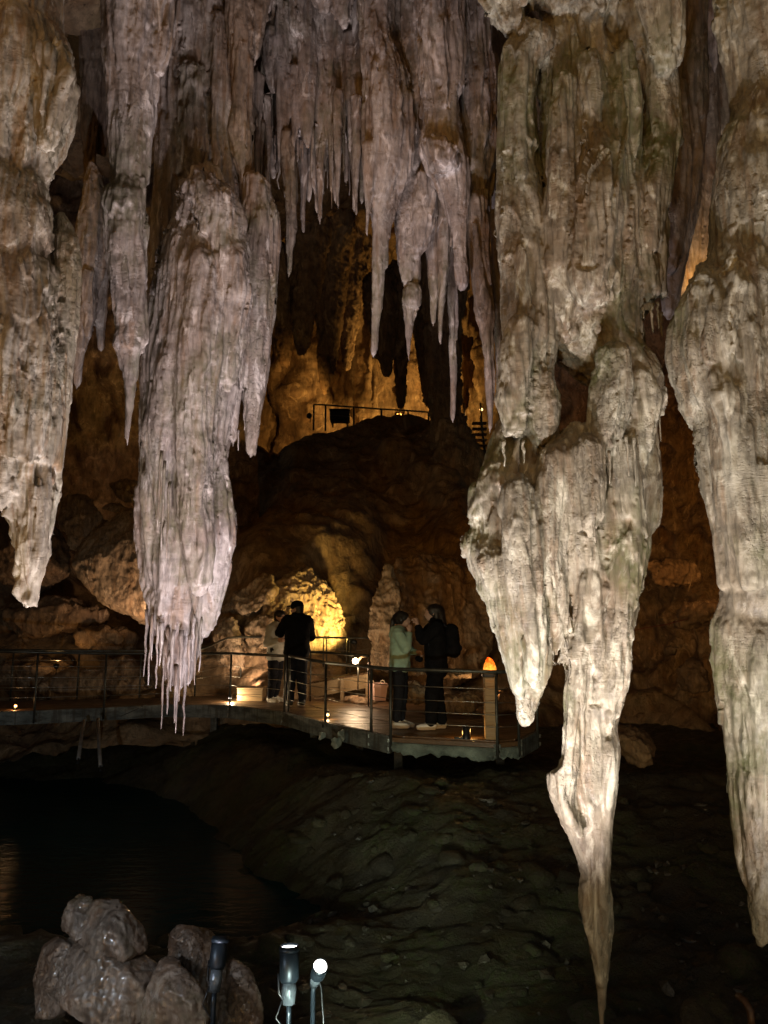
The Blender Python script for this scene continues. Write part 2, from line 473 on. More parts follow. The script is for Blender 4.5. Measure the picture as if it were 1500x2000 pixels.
def stone_displace(v, g, r, amp=1.0, flute=1.0, off=0.0, detail=1.0):
    k = np.clip(r / .042, .16, 1.0)
    big = np.clip(r / .13, 0, 1)
    w = .045 * fbm(v, (2.6, 2.6, 1.6), 2, .5, off + 40)
    q = v + np.stack([w, w * .8, w * .3], 1)
    d = .022 * fbm(v, (4.2, 4.2, 2.2), 2, .5, off) * big
    # long flutes of running water: rounded columns parted by sharp grooves
    fm = np.clip(.8 + 1.1 * fbm(v, (1.8, 1.8, 1.0), 2, .5, off + 5), .2, 1.5)
    d = d - .032 * flute * fm * (ridged(q, (6.5, 6.5, .42), 1, off) - .5) * big
    d = d - .0165 * flute * fm * (ridged(q, (17, 17, .9), 2, off + 8) - .6) * k
    d = d - .008 * flute * (ridged(q, (40, 40, 2.0), 1, off + 12) - .5) * k
    # sagging lips of older flows, each overhanging the one below
    lm = np.clip(fbm(v, (1.6, 1.6, 1.2), 2, .5, off + 60) * 2.4 - .1, 0, 1) * big
    ph = v[:, 2] * 2.3 + 1.3 * fbm(v, (4.2, 4.2, .8), 3, .55, off + 66)
    sw = 1 - (ph - np.floor(ph))
    d = d + .026 * lm * (np.clip(sw * 1.15, 0, 1) ** 2.2 * np.clip((1 - sw) * 14, 0, 1) - .25)
    # knobs and corrosion
    d = d + .006 * fbm(q, (15, 15, 7), 3, .55, off + 9) * k
    rgh = np.clip(.25 + 1.9 * fbm(v, (1.5, 1.5, 1.3), 2, .5, off + 31), .08, 1.3)
    d = d + .0042 * detail * rgh * fbm(v, (44, 44, 22), 2, .6, off + 3) * k
    return v + g * (d * amp)[:, None]

N_TRI = [0]; HS = 1.2
def formation(name, Y, chains, mat, label, h=.008, k=.016, seed=1, ribs=1.0, carve=(), amp=1.0, flute=1.0, sy=1.0, straws=(), cat='stalactite', group=None, ribr=(.007, .024), detail=1.0, flutes=1.0):
    """chains: list of (text, depth offset[, ribs per metre]); one hanging rock mass"""
    rng = np.random.default_rng(seed)
    segs = []; tops = []; cv = []
    for c in chains:
        ch = chain_world(parse(c[0]), Y + c[1])
        if max(q[3] for q in ch) > .10 and ribr[1] < .05: ch = [(*q[:3], q[3] * .93) for q in ch]
        segs.append(segs_of(ch)); tops.append(max(ch, key=lambda q: q[2]))
        zl = abs(ch[0][2] - ch[-1][2]); rm = max(q[3] for q in ch)
        n = int(ribs * (c[2] if len(c) > 2 else 1.0) * zl * (5 + 70 * rm))
        segs += add_ribs(ch, n, rng, *ribr)
        if rm > .10 and ribr[1] < .05: segs += add_ribs(ch, int(flutes * zl * (1.5 + 16 * rm)), rng, .022, min(.055, rm * .34), .5, 1.9)
    for c in carve: cv += segs_of(chain_world(parse(c[0]), Y + c[1]))
    v, f, r, g = implicit(segs, h * HS, k, cv, sy, True)
    v = stone_displace(v, g, r, amp, flute, seed * 3.1, detail)
    o = mesh_np(name, v, f, mat); N_TRI[0] += 2 * len(f)
    top = max(tops, key=lambda q: q[2])
    rebase(o, top[:3])
    tag(o, label, cat, group)
    for s in straws:           # (x, y0, y1, r_px, depth offset)
        x, y0, y1, rp, dy = s
        a, b = P(x, y0, Y + dy), P(x, y1, Y + dy); b[0] = a[0]
        r_ = rp * .78 * S(x, y0, Y + dy)
        mb = MB(); n = 9
        pts = []; rs = []
        for i in range(n):
            t = i / (n - 1); j = rng.normal() * r_ * .25
            pts.append(Vector(a) * (1 - t) + Vector(b) * t + Vector((j, rng.normal() * r_ * .2, 0)))
            rs.append(r_ * (1 - .62 * t) * rng.uniform(.75, 1.25))
        rs[-1] = r_ * .2
        mb.tube(pts, rs, 7)
        so = mb.build('soda_straw', mat); so.parent = o; so.matrix_parent_inverse = o.matrix_world.inverted(); so.matrix_parent_inverse = Matrix.Translation(-Vector(top[:3]))
    return o

# ================================================================== hanging formations
# left edge: stacked bulges ending in a fluted skirt and a split tip
formation('stalactite', 4.2, [
    ('45,-140,95 40,-40,88 35,40,92 30,75,80', 0, 1),
    ('35,84,84 42,110,102 45,150,104 38,200,102 25,280,92 10,340,86 0,372,80', .0, 1),
    ('100,120,40 108,160,40 100,220,32 90,280,20', -.22, .6),
    ('-5,372,86 0,395,97 5,440,98 2,490,94 0,525,86', -.03, 1),
    ('5,530,92 12,565,108 14,640,112 18,720,112 18,800,106 20,860,98 25,920,84', 0, 2.6),
    ('40,880,58 54,950,46 62,1010,36 64,1070,27 63,1120,18 62,1155,10 61,1183,3', -.03, 1.0),
    ('20,900,28 28,980,22 38,1060,14 44,1140,8 46,1184,3', .1, .4),
    ('118,420,8 128,470,22 132,530,25 128,620,23 122,720,20 112,860,18 98,980,16 84,1080,12 70,1160,6', .12, 1.2),
    ], M['lime_l'], 'huge stacked stalactite with a fluted skirt, cut off by the left edge', h=.0078, seed=11, ribs=1.1, flute=1.25)

formation('stalactite', 5.0, [
    ('265,-150,82 265,-60,76 265,0,70 265,50,65 262,100,61 260,150,48 260,200,43 257,300,38 254,370,35', 0, .7),
    ('250,372,38 244,398,47 244,450,45 246,500,40 251,550,34 253,600,32 254,650,29 253,672,27', -.02, .6),
    ('252,660,27 252,700,18 254,760,11 252,810,6 248,872,1.6', -.02, .3),
    ('305,-60,34 315,20,26 318,90,18 312,140,9', -.05, .5),
    ], M['lime'], 'slender knobbly stalactite with a thin tip, second from the left edge', h=.0085, seed=12, ribs=.55)

formation('stalactite', 5.5, [
    ('400,350,34 405,395,54 402,450,72 400,500,84 395,560,92 390,620,95 380,680,97 372,740,97 365,800,90 360,860,83 352,920,76 345,980,74 345,1040,70 345,1100,66 345,1160,60 345,1205,52 346,1235,36 348,1290,24 348,1340,10', 0, 1),
    ('385,365,28 402,382,44 420,402,46 432,440,42 430,478,36', -.24, .3),
    ('380,470,34 372,520,44 360,580,48 345,650,44 330,720,40 318,800,34 312,880,28', -.12, .8),
    ('440,470,34 450,520,42 456,580,40 452,640,30 446,690,18 444,760,8', -.22, .8),
    ('400,520,40 398,600,50 392,680,50 384,760,46 380,840,42 378,920,38 382,1000,34 388,1080,28 388,1150,20', -.26, .8),
    ('335,1000,36 330,1080,38 326,1150,34 322,1210,22', -.14, .8),
    ('430,880,12 428,930,20 426,970,30 425,1010,37 426,1060,37 418,1110,34 410,1160,27 405,1215,16 402,1240,7', .02, 1),
    ('436,760,14 436,820,14 432,880,12 426,940,14', .12, .4),
    ('300,920,20 288,960,26 286,1010,26 290,1060,24 296,1120,20 302,1180,14', -.02, .8),
    ('500,360,26 508,430,38 505,520,38 501,600,36 498,680,31 496,760,22 494,820,12 490,893,2', .22, 1.6),
    ('466,470,28 464,560,28 461,650,24 459,740,17 456,820,8 455,872,2', .12, 1.2),
    ('425,690,16 422,750,12 420,800,6 419,852,2', -.12, .3),
    ('345,700,40 330,760,40 318,840,34 316,900,26 318,960,14 318,1025,3', -.22, .8),
    ], M['lime'], 'thick grey column stalactite left of the opening with a fringe of thin straws', h=.0095, seed=13, ribs=1.2, flute=1.1,
    straws=[(287, 1190, 1322, 4, -.15), (296, 1200, 1338, 4, -.22), (309, 1210, 1345, 4, -.25), (322, 1250, 1424, 4.5, -.2), (331, 1270, 1395, 4.5, -.22), (345, 1300, 1412, 5, -.12),
            (348, 1290, 1432, 4, -.1), (363, 1290, 1436, 4.5, -.08), (370, 1240, 1340, 4.5, -.2), (384, 1215, 1338, 4, -.1), (393, 1205, 1312, 4, -.05), (355, 1230, 1370, 6, -.2), (338, 1230, 1350, 6, -.26), (328, 1225, 1330, 6, -.2), (316, 1215, 1300, 5, -.26), (300, 1190, 1290, 5, -.1), (378, 1200, 1290, 5, -.16),
            (466, 840, 880, 3, .1), (510, 730, 830, 5, .2), (479, 760, 840, 5, .15), (314, 880, 1030, 4, -.4), (322, 900, 1075, 4, -.36), (331, 940, 1090, 4, -.34)])

formation('flowstone_drapery', 5.85, [
    ('380,-150,84 380,0,78 378,100,74 376,200,70 374,300,68 372,400,64 370,500,50 366,580,30', .1, 1.4),
    ('334,60,24 332,150,30 334,260,32 332,360,32 326,450,30 318,540,26 310,620,18', -.1, 1.2),
    ('425,40,22 424,120,26 426,200,30 424,280,30 428,340,30 440,400,26', -.1, 1.2),
    ('378,150,30 376,240,36 380,310,38 372,360,30', -.16, 1.2),
    ('300,420,18 298,520,20 294,620,18 290,700,12', .0, 1.0),
    ], M['lime'], 'brown recessed flowstone drapery above the thick column', h=.0105, seed=14, ribs=.9, cat='flowstone')

formation('stalactite', 5.75, [
    ('468,-150,38 470,0,27 468,60,27 468,150,25 467,220,24 466,265,26 470,305,19 480,350,9 486,398,2', 0, .8),
    ('500,-150,30 506,0,22 500,60,16 494,120,8', .05, .6),
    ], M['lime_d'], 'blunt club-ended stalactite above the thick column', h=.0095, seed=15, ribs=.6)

# dim slabs deep in the gap between the two left stalactites
formation('stalactite', 6.7, [
    ('182,330,12 182,390,26 180,450,32 178,530,32 172,600,22 160,660,12 152,720,6 150,760,2', 0, 1),
    ('200,420,20 196,500,24 192,570,18 196,630,9 197,686,2', .1, 1),
    ('172,540,18 174,600,17 172,655,6', -.1, .5)], M['lime'], 'dim pale stalactite deep in the gap beside the left edge mass', h=.011, seed=16, ribs=.8)
formation('stalactite', 7.2, [('176,-150,34 178,0,24 180,120,20 177,230,15 174,330,9 172,412,2', 0, .8), ('205,-150,26 206,60,18 202,200,14 200,300,6', .1, .5)],
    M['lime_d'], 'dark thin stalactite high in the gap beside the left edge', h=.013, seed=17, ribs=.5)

# curtain of fused pipes at the top, left of centre
cur = []
rg = np.random.default_rng(5)
for x, y1, r in ((500, 240, 20), (515, 300, 20), (532, 345, 20), (550, 290, 22), (566, 315, 17), (580, 300, 20), (598, 285, 18), (612, 300, 16), (628, 295, 20), (645, 285, 16), (660, 300, 18), (676, 275, 20), (692, 295, 17), (708, 260, 22), (730, 240, 26), (545, 190, 26), (575, 150, 24), (610, 200, 26), (640, 170, 24), (665, 190, 26), (700, 160, 28), (720, 120, 26), (590, 90, 30), (650, 80, 30)):
    ym = y1 * rg.uniform(.45, .62)
    cur.append((f'{x},-170,{r*1.3} {x+rg.uniform(-6,6):.0f},{ym*.4:.0f},{r*1.1} {x+rg.uniform(-6,6):.0f},{ym:.0f},{r*rg.uniform(.8,1.25):.0f} {x+rg.uniform(-4,4):.0f},{y1*.8:.0f},{r*rg.uniform(.7,1.0):.0f} {x+2},{y1},{r*.3}', rg.uniform(-.3, .2), 1.3))
for x in np.arange(505, 715, 13):
    y1 = rg.uniform(300, 430); x = x + rg.uniform(-5, 5); r = rg.uniform(6, 12)
    cur.append((f'{x:.0f},{y1-230:.0f},{r*1.3:.0f} {x+rg.uniform(-3,3):.0f},{y1-140:.0f},{r} {x:.0f},{y1-70:.0f},{r*.55:.1f} {x:.0f},{y1:.0f},1.3', rg.uniform(-.45, .1), .5))
formation('flowstone_curtain', 6.6, cur, M['lime'], 'fused curtain of pipes across the top, left of centre', h=.0115, seed=18, ribs=1.0, cat='flowstone', ribr=(.012, .034),
    straws=[(x, rg.uniform(225, 270), rg.uniform(300, 400), rg.uniform(3, 6.5), rg.uniform(-.35, .1)) for x in (512, 521, 538, 547, 560, 574, 584, 597, 611, 619, 634, 641, 650, 663, 670, 683, 689, 703, 711)])

cur = []
for x, y1, r in ((700, 300, 24), (722, 270, 26), (770, 330, 24), (790, 300, 26), (815, 345, 24), (838, 320, 24), (866, 350, 22), (890, 330, 24), (915, 370, 22), (940, 350, 24), (962, 420, 22), (985, 380, 26), (745, 200, 28), (800, 180, 30), (850, 170, 30), (900, 190, 30), (950, 200, 30), (770, 90, 30), (825, 80, 30), (880, 90, 30), (930, 90, 30)):
    ym = y1 * rg.uniform(.45, .62)
    cur.append((f'{x},-170,{r*1.3} {x+rg.uniform(-6,6):.0f},{ym*.4:.0f},{r*1.1} {x+rg.uniform(-6,6):.0f},{ym:.0f},{r*rg.uniform(.8,1.25):.0f} {x+rg.uniform(-4,4):.0f},{y1*.8:.0f},{r*rg.uniform(.7,1.0):.0f} {x+2},{y1},{r*.3}', rg.uniform(-.3, .2), 1.3))
for x in np.arange(695, 985, 15):
    y1 = rg.uniform(300, 430); x = x + rg.uniform(-5, 5); r = rg.uniform(6, 12)
    cur.append((f'{x:.0f},{y1-230:.0f},{r*1.3:.0f} {x+rg.uniform(-3,3):.0f},{y1-140:.0f},{r} {x:.0f},{y1-70:.0f},{r*.55:.1f} {x:.0f},{y1:.0f},1.3', rg.uniform(-.45, .1), .5))
formation('flowstone_curtain', 6.55, cur, M['lime'], 'fused curtain of pipes across the top, right of centre', h=.0115, seed=19, ribs=1.0, cat='flowstone', ribr=(.012, .034),
    straws=[(x, rg.uniform(250, 310), rg.uniform(340, 480), rg.uniform(3, 7), rg.uniform(-.4, .1)) for x in (704, 712, 768, 776, 784, 815, 832, 840, 853, 861, 874, 882, 899, 908, 914, 922, 936, 944, 962, 970)])

def single(Y, t, label, mat='lime', seed=1, h=None, ribs=.95, extra=(), straws=(), **kw):
    return formation('stalactite', Y, [(t, 0, 1)] + list(extra), M[mat], label, h=h or Y * .0017, seed=seed, ribs=ribs, straws=straws, ribr=(.006, .020), **kw)
single(6.3, '558,270,16 564,320,14 569,360,11 570,420,10 568,470,8 565,520,5 564,541,2', 'lone dark stalactite left of the row of small spikes, over the opening', 'lime_d', 21)
single(6.5, '590,225,14 590,270,13 592,330,8 592,400,3.5 592,459,1.5', 'thin needle stalactite, first of the five small spikes under the curtain', 'lime', 22)
single(6.55, '605,235,12 605,280,11 604,330,7 603,396,1.5', 'short stalactite, second of the five small spikes under the curtain', 'lime', 23)
single(6.4, '628,220,15 627,270,14 627,310,10 626,360,5 625,437,1.5', 'longest cone, third of the five small spikes under the curtain', 'lime', 24)
single(6.5, '657,225,13 657,270,11 656,320,8 655,397,1.5', 'pointed cone, fourth of the five small spikes under the curtain', 'lime', 25)
single(6.6, '676,220,9 676,280,6 676,362,1.5', 'very thin spike, last of the five small spikes under the curtain', 'lime', 26)
single(6.5, '696,200,18 698,250,15 696,300,9 694,331,2.5', 'stubby stalactite right of the five small spikes', 'lime', 27)
single(6.0, '660,-170,50 664,-40,36 668,20,22 672,52,6', 'stub at the very top edge, above the curtain', 'lime', 28, extra=(('620,-170,40 626,-20,26 632,20,10', 0, 1), ('515,-170,40 515,-20,20 512,24,6', 0, .6)))
single(5.8, '738,-170,44 735,-40,38 733,60,34 752,150,44 756,215,50 758,285,48 755,340,40 748,390,28 745,430,16 742,480,14 738,540,12 735,600,9 732,640,5 730,699,1.5',
       'long crooked stalactite with a swollen head, left one over the opening', 'lime', 29, ribs=.7, extra=(('724,290,18 722,360,13 719,410,5 716,466,1.5', -.1, .6), ('790,190,16 792,260,22 788,330,16 784,372,6', -.05, .8)))
single(6.0, '800,-170,50 800,60,42 800,180,42 804,300,40 804,380,37 800,430,30 798,480,25 800,530,18 803,556,14', 'lumpy stalactite ending in a round knob and needle over the opening', 'lime', 30, ribs=.6,
       extra=(('808,572,19 805,588,20', -.03, 0), ('803,596,13 799,620,10 798,650,7 798,705,1.5', -.03, .3), ('826,360,30 825,440,26 821,480,17 816,497,8', -.08, .7)))
single(6.1, '850,380,22 848,420,18 845,500,13 847,560,8 846,636,2', 'short stalactite right of the round knob', 'lime', 31)
single(6.05, '870,360,24 868,450,19 866,540,12 862,600,7 860,673,2', 'smooth slim stalactite, second right of the round knob', 'lime', 32)
single(6.3, '886,380,18 884,440,14 883,520,10 884,600,9 885,680,7 885,760,4 884,826,1.5', 'longest slim stalactite hanging past the upper terrace', 'lime', 33)
single(5.6, '850,-170,58 850,-20,46 850,80,42 855,160,38 862,235,36 862,285,42 878,335,38 890,385,20 895,440,11 900,500,5 903,567,1.5', 'stalactite with a blocky bulge right of centre top', 'lime', 34, ribs=.7,
       extra=(('835,285,14 850,290,30 866,312,34', -.14, 0), ('880,-170,30 884,60,22 888,180,16', -.05, 1)))
single(5.9, '905,-170,66 908,-20,52 915,80,48 925,180,42 928,280,40 922,340,34 930,400,16', 'broad stalactite with a torn lower rim beside the great right mass', 'lime', 35, ribs=1.0,
       extra=(('948,120,26 952,220,26 950,320,24 948,390,12', .05, 1),),
       straws=[(890, 380, 442, 3, -.1), (918, 360, 470, 4, -.2), (925, 360, 500, 4, -.2), (933, 370, 470, 4, -.2), (941, 370, 520, 4, -.18), (950, 370, 575, 4, -.1), (910, 350, 420, 4, -.2), (957, 380, 560, 3, .0)])
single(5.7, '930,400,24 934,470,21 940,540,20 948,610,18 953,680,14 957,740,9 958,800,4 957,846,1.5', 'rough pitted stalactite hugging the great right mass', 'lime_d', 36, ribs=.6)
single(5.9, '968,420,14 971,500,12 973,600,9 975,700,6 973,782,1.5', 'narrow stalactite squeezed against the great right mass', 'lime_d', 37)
single(6.4, '770,-170,40 772,-20,30 776,40,26 782,80,16 790,92,6', 'small hooked stub at the top edge, centre', 'lime', 38)

# the great right mass
formation('stalactite', 4.3, [
    ('1015,-150,75 1010,-40,70 985,10,42 1000,45,30', -.05, .6),
    ('1120,-150,110 1130,-40,100 1150,10,58 1160,40,30', -.05, .8),
    ('1270,-150,80 1275,-40,60 1290,30,42 1300,90,34 1298,130,24', -.12, .8),
    ('1040,85,44 1012,120,38 1010,200,36 1012,300,38 1016,400,44 1025,500,51 1034,600,54 1036,680,50 1030,735,50 1028,780,56 1030,830,50', -.02, 1.1),
    ('1110,60,60 1120,100,74 1130,180,78 1140,260,84 1150,350,104 1145,450,116 1140,550,116 1145,630,100 1175,690,70', .10, 1.2),
    ('1230,60,60 1275,130,40 1286,200,34 1290,270,34 1270,330,46 1240,400,64 1235,500,64 1248,560,46 1262,595,20', .02, 1.2),
    ('1195,260,30 1190,320,50 1170,400,70 1160,480,70 1150,560,66', -.12, .8),
    ('1180,655,46 1200,690,60 1222,735,62 1230,785,60 1216,850,55 1198,920,68 1196,1000,74 1190,1080,71 1180,1160,61 1166,1240,60 1156,1300,64 1152,1360,64 1140,1420,54 1138,1480,60 1135,1540,56 1145,1600,40 1160,1660,25 1168,1715,17', 0, 1.0),
    ('1190,1412,12 1182,1465,27 1182,1520,24 1178,1600,14 1174,1700,11 1172,1760,10', -.1, .4),
    ('1128,855,34 1112,900,52 1110,980,48 1120,1060,38 1110,1130,22 1094,1200,9 1090,1240,3', -.1, 1.3),
    ('1022,810,46 1008,850,50 1000,900,52 1000,950,64 990,1000,64 988,1045,70 986,1085,72 1000,1140,66 1015,1200,58 1030,1250,46 1036,1290,32 1026,1340,14 1022,1416,2.5', .02, 1.2),
    ('912,1066,16 936,1066,34 965,1085,50', .02, .3),
    ('960,1100,34 985,1160,32 1000,1230,28 1010,1300,16 1018,1360,8', -.14, .7),
    ('1060,1180,34 1062,1240,26 1064,1300,15 1062,1366,3', -.05, 1.0),
    ('1080,900,34 1072,980,40 1068,1060,36 1076,1140,26 1092,1220,12 1096,1300,4', -.16, 1.2),
    ('1285,760,10 1270,800,16 1262,870,20 1264,950,22 1268,1020,18', -.02, 1.0),
    ('935,1000,26 948,960,34 975,940,40', -.06, .3),
    ('1010,960,34 1012,1040,38 1022,1120,36 1036,1200,28 1044,1270,18 1042,1340,6', -.24, .8),
    ('950,1080,26 968,1150,28 984,1220,24 1000,1290,16 1014,1360,8', -.10, .6),
    ('1150,880,30 1158,940,30 1156,1000,24 1152,1045,6', -.26, .8),
    ('1215,880,30 1222,960,34 1224,1050,34 1214,1150,32 1200,1250,28 1196,1340,24 1192,1410,12', -.16, 1.0),
    ('1150,1060,28 1152,1150,34 1146,1240,36 1128,1320,34 1112,1400,28 1100,1480,26 1104,1560,20 1130,1630,10', -.14, 1.0),
    ('1096,1300,14 1092,1360,20 1090,1430,18', -.08, .4),
    ('1020,640,28 1006,720,34 996,780,34 1000,830,24', -.2, .5),
    ('1060,740,26 1064,790,34 1062,840,28', -.12, .5),
    ('1250,740,24 1266,780,26 1262,840,20 1256,900,8', -.12, .8),
    ('1195,700,36 1196,750,40 1190,810,40 1176,860,30', -.22, .6),
    ('1100,160,22 1098,260,24 1096,360,26 1090,450,24 1084,540,14', -.16, 1.0),
    ('1150,120,24 1156,200,24 1158,280,16', -.14, 1.0),
    ('1220,110,24 1226,200,26 1228,280,22 1222,360,16', -.14, 1.0),
    ('1170,1690,16 1164,1735,28 1166,1775,31 1169,1815,28 1171,1860,20 1173,1900,13 1174,1950,8 1175,2000,5 1175,2050,2', -.02, .3),
    ('1172,1720,9 1180,1770,11 1184,1810,8', -.08, 0),
    ], M['lime_r'], 'great right-hand stalactite mass with a window through it and a dangling needle tip', h=.0078, k=.034, seed=41, ribs=1.0,
    carve=[(f'1112,1130,4 1109,1190,8 1101,1250,13 1090,1320,21 1078,1390,30 1064,1470,40', d_) for d_ in (-.36, -.26, -.16, -.06, .04, .14, .24, .34)] + [('1062,175,5 1063,280,8 1064,385,4', -.32), ('1062,175,5 1063,280,8 1064,385,4', -.2), ('1172,150,5 1172,222,5', -.3), ('1100,200,5 1102,260,6', -.3), ('1140,110,4 1142,190,4', -.3), ('1205,130,4 1207,200,4', -.3), ('1272,160,5 1276,215,7', -.2), ('1276,215,7 1270,300,3', -.2),
           ('1126,752,24 1126,800,27', -.3), ('1126,752,24 1126,800,27', -.1), ('1126,752,24 1126,800,27', .1), ('1126,752,24 1126,800,27', .3), ('1126,752,24 1126,800,27', .45), ('1126,752,24 1126,800,27', .6), ('1160,740,10 1165,770,8', -.3), ('1160,740,10 1165,770,8', .1)],
    straws=[(1272, 595, 650, 5, -.1), (1284, 590, 642, 4, -.05), (1256, 600, 622, 4, -.1), (1290, 610, 658, 6, .05), (1240, 596, 618, 4, -.1), (1286, 790, 862, 4, -.02), (1278, 790, 835, 4, -.05),
            (1190, 880, 945, 4, -.33), (1206, 860, 912, 4, -.33), (1224, 850, 930, 4, -.3), (1237, 850, 950, 5, -.26), (1245, 850, 905, 4, -.2), (984, 860, 912, 5, -.2), (1022, 860, 905, 5, -.25), (1158, 970, 1060, 7, -.32),
            (1010, 1290, 1375, 6, -.06), (1033, 1300, 1395, 5, -.05), (1098, 1230, 1300, 5, -.1)])
formation('stalactite', 4.9, [('1345,-150,40 1345,0,34 1348,150,30 1345,300,30 1338,400,26 1325,480,22 1312,560,16 1306,620,6', 0, 1.2), ('1322,180,22 1326,300,24 1320,420,22 1308,520,16', -.1, 1.0)],
    M['lime'], 'smooth pink drapery folded behind the great right mass', h=.009, seed=42, ribs=.6, cat='flowstone')

# right edge
formation('stalactite', 4.0, [
    ('1490,-150,95 1486,-20,86 1488,80,74 1492,160,62 1495,230,56', .02, 1),
    ('1490,230,60 1486,290,84 1482,350,92 1480,420,96 1472,480,88', -.02, .6),
    ('1440,470,40 1462,500,70 1452,560,102 1425,630,114 1424,690,118 1440,750,116', 0, .6),
    ('1440,745,60 1452,780,90 1462,850,100 1474,930,96 1480,1000,90 1486,1080,82 1488,1160,74', -.05, 1),
    ('1480,1165,66 1478,1240,80 1480,1320,78 1480,1400,70 1482,1500,58 1485,1600,48 1487,1700,32 1488,1780,17 1488,1842,8', 0, 1),
    ('1400,740,22 1420,780,40 1440,860,40 1450,960,34 1456,1060,26 1460,1140,16', -.2, .8),
    ('1418,1165,10 1412,1230,14 1412,1320,14 1420,1400,10', .05, .5),
    ], M['lime_r'], 'long heavy stalactite cut off by the right edge, mossy near its blunt tip', h=.0076, k=.030, seed=43, ribs=.9)
formation('stalactite', 5.2, [('1396,-150,26 1394,-20,20 1392,60,15 1394,110,8 1396,142,2', 0, .6), ('1345,-150,22 1346,20,12 1346,80,3', 0, .4)], M['lime'], 'pair of small spikes at the top edge right of the great mass', h=.009, seed=44, ribs=.5)
formation('flowstone_curtain', 7.4, [('1352,-150,22 1356,60,20 1352,160,18 1350,300,22 1352,400,22 1348,480,16 1338,560,14 1330,620,10', 0, 2), ('1388,-150,20 1382,100,18 1384,250,20 1380,380,18 1372,500,22 1360,540,10', .05, 2), ('1412,-100,24 1410,120,18 1408,260,16', .1, 1)],
    M['lime_l'], 'amber-lit pipes in the slot between the two right-hand masses', h=.012, seed=45, ribs=1.4, cat='flowstone', ribr=(.012, .03), detail=1.5)
print('formations', N_TRI[0], time.time() - T0)

# ================================================================== the cave itself
def sheet(name, fn, nu, nv, mat, amp=(.5, .22, .07), fr=(.35, 1.1, 4.0), st=.55, seed=1, flip=False):
    u, v = np.meshgrid(np.linspace(0, 1, nu), np.linspace(0, 1, nv), indexing='ij')
    p = np.stack(fn(u, v), -1).astype(np.float64)
    du = np.gradient(p, axis=0); dv = np.gradient(p, axis=1)
    n = np.cross(du, dv); n /= np.linalg.norm(n, axis=-1)[..., None] + 1e-9
    if flip: n = -n
    q = p.reshape(-1, 3); n = n.reshape(-1, 3)
    w = fbm(q, fr[0] * 1.5, 2, .5, seed * 2.7)
    qq = q + np.stack([w, w, w * .5], 1) * (.25 / fr[1])
    s = lambda f: (f, f, f * st)
    d = amp[0] * fbm(q, s(fr[0]), 3, .5, seed) + amp[1] * (ridged(qq, s(fr[1]), 3, seed + 3) - .6) + amp[2] * fbm(qq, s(fr[2]), 4, .6, seed + 6)
    q = q + n * d[:, None]
    i = np.arange(nu * nv).reshape(nu, nv)
    f = np.stack([i[:-1, :-1], i[1:, :-1], i[1:, 1:], i[:-1, 1:]], -1).reshape(-1, 4)
    if flip: f = f[:, ::-1]
    N_TRI[0] += 2 * len(f)
    o = mesh_np(name, q, f, mat); tag(o, kind='structure')
    return o

def smooth(a, b, x):
    t = np.clip((x - a) / (b - a), 0, 1); return t * t * (3 - 2 * t)

# ---- ground
def gz0(x, y):
    zl = np.interp(y, [-4, 3, 5, 6.6, 8, 10, 12.5, 15, 17, 24], [-.9, -.95, -1.0, -1.08, -1.8, -2.1, -2.1, -1.1, -.5, -.2])
    zr = np.interp(y, [-4, 3, 5, 6.5, 8, 9.4, 11, 14, 18, 24], [-.9, -1.0, -1.18, -1.02, -.68, -.36, -.55, -.5, -.3, -.2])
    xb = np.interp(y, [4, 6, 8, 9.2, 12, 14], [.2, .2, -.2, -1.0, -2.6, -3.6])
    s = smooth(xb - 1.9, xb + 1.3, x)
    return zl * (1 - s) + zr * s
def gz(x, y, fine=True):
    p = np.stack([x, y, 0 * x], 1)
    z = gz0(x, y) + .12 * fbm(p, .9, 3, .5, 3) + .035 * (ridged(p, 1.4, 4, 8) - .7) - .04 * np.abs(fbm(p, 3.1, 3, .55, 19))
    if fine: z = z + .035 * fbm(p, 8, 3, .6, 5)
    return z
def gz1(x, y): return float(gz(np.array([x]), np.array([y]), False)[0])
def m_ground():
    m, nt, b = new_mat('wet_cave_earth')
    c = ramp(nt, noise(nt, (1, 1, 1), 2.2, 9, .66, .6), [(.30, (.022, .018, .011)), (.55, (.060, .048, .027)), (.75, (.12, .098, .06))])
    gm = maprange(nt, noise(nt, (1, 1, 1), 1.1, 6, .6), .44, .58)
    gf = maprange(nt, noise(nt, (1, 1, 1), 30, 4, .7), .42, .62)
    c = mix(nt, math_n(nt, 'MULTIPLY', gm, gf), c, (.045, .060, .012))
    nt.links.new(c, b.inputs['Base Color'])
    nt.links.new(maprange(nt, noise(nt, (1, 1, 1), 6, 6, .6), .35, .65, .28, .8), b.inputs['Roughness'])
    n1 = bump(nt, noise(nt, (1, 1, 1), 9, 9, .7, .4), .06)
    n2 = bump(nt, noise(nt, (1, 1, 1), 38, 8, .72), .03, 1, n1)
    nt.links.new(n2, b.inputs['Normal'])
    return m
M['ground'] = m_ground()
nx, ny = 260, 360
xs = np.linspace(-11, 11, nx); ys = np.concatenate([np.linspace(-3, 3, 50, endpoint=False), np.linspace(3, 10.5, 210, endpoint=False), np.linspace(10.5, 24, ny - 260)])
X, Y_ = np.meshgrid(xs, ys, indexing='ij')
Z = gz(X.ravel(), Y_.ravel())
i = np.arange(nx * ny).reshape(nx, ny)
g_o = mesh_np('ground', np.stack([X.ravel(), Y_.ravel(), Z], 1), np.stack([i[:-1, :-1], i[1:, :-1], i[1:, 1:], i[:-1, 1:]], -1).reshape(-1, 4), M['ground'])
tag(g_o, kind='structure'); N_TRI[0] += 2 * nx * ny

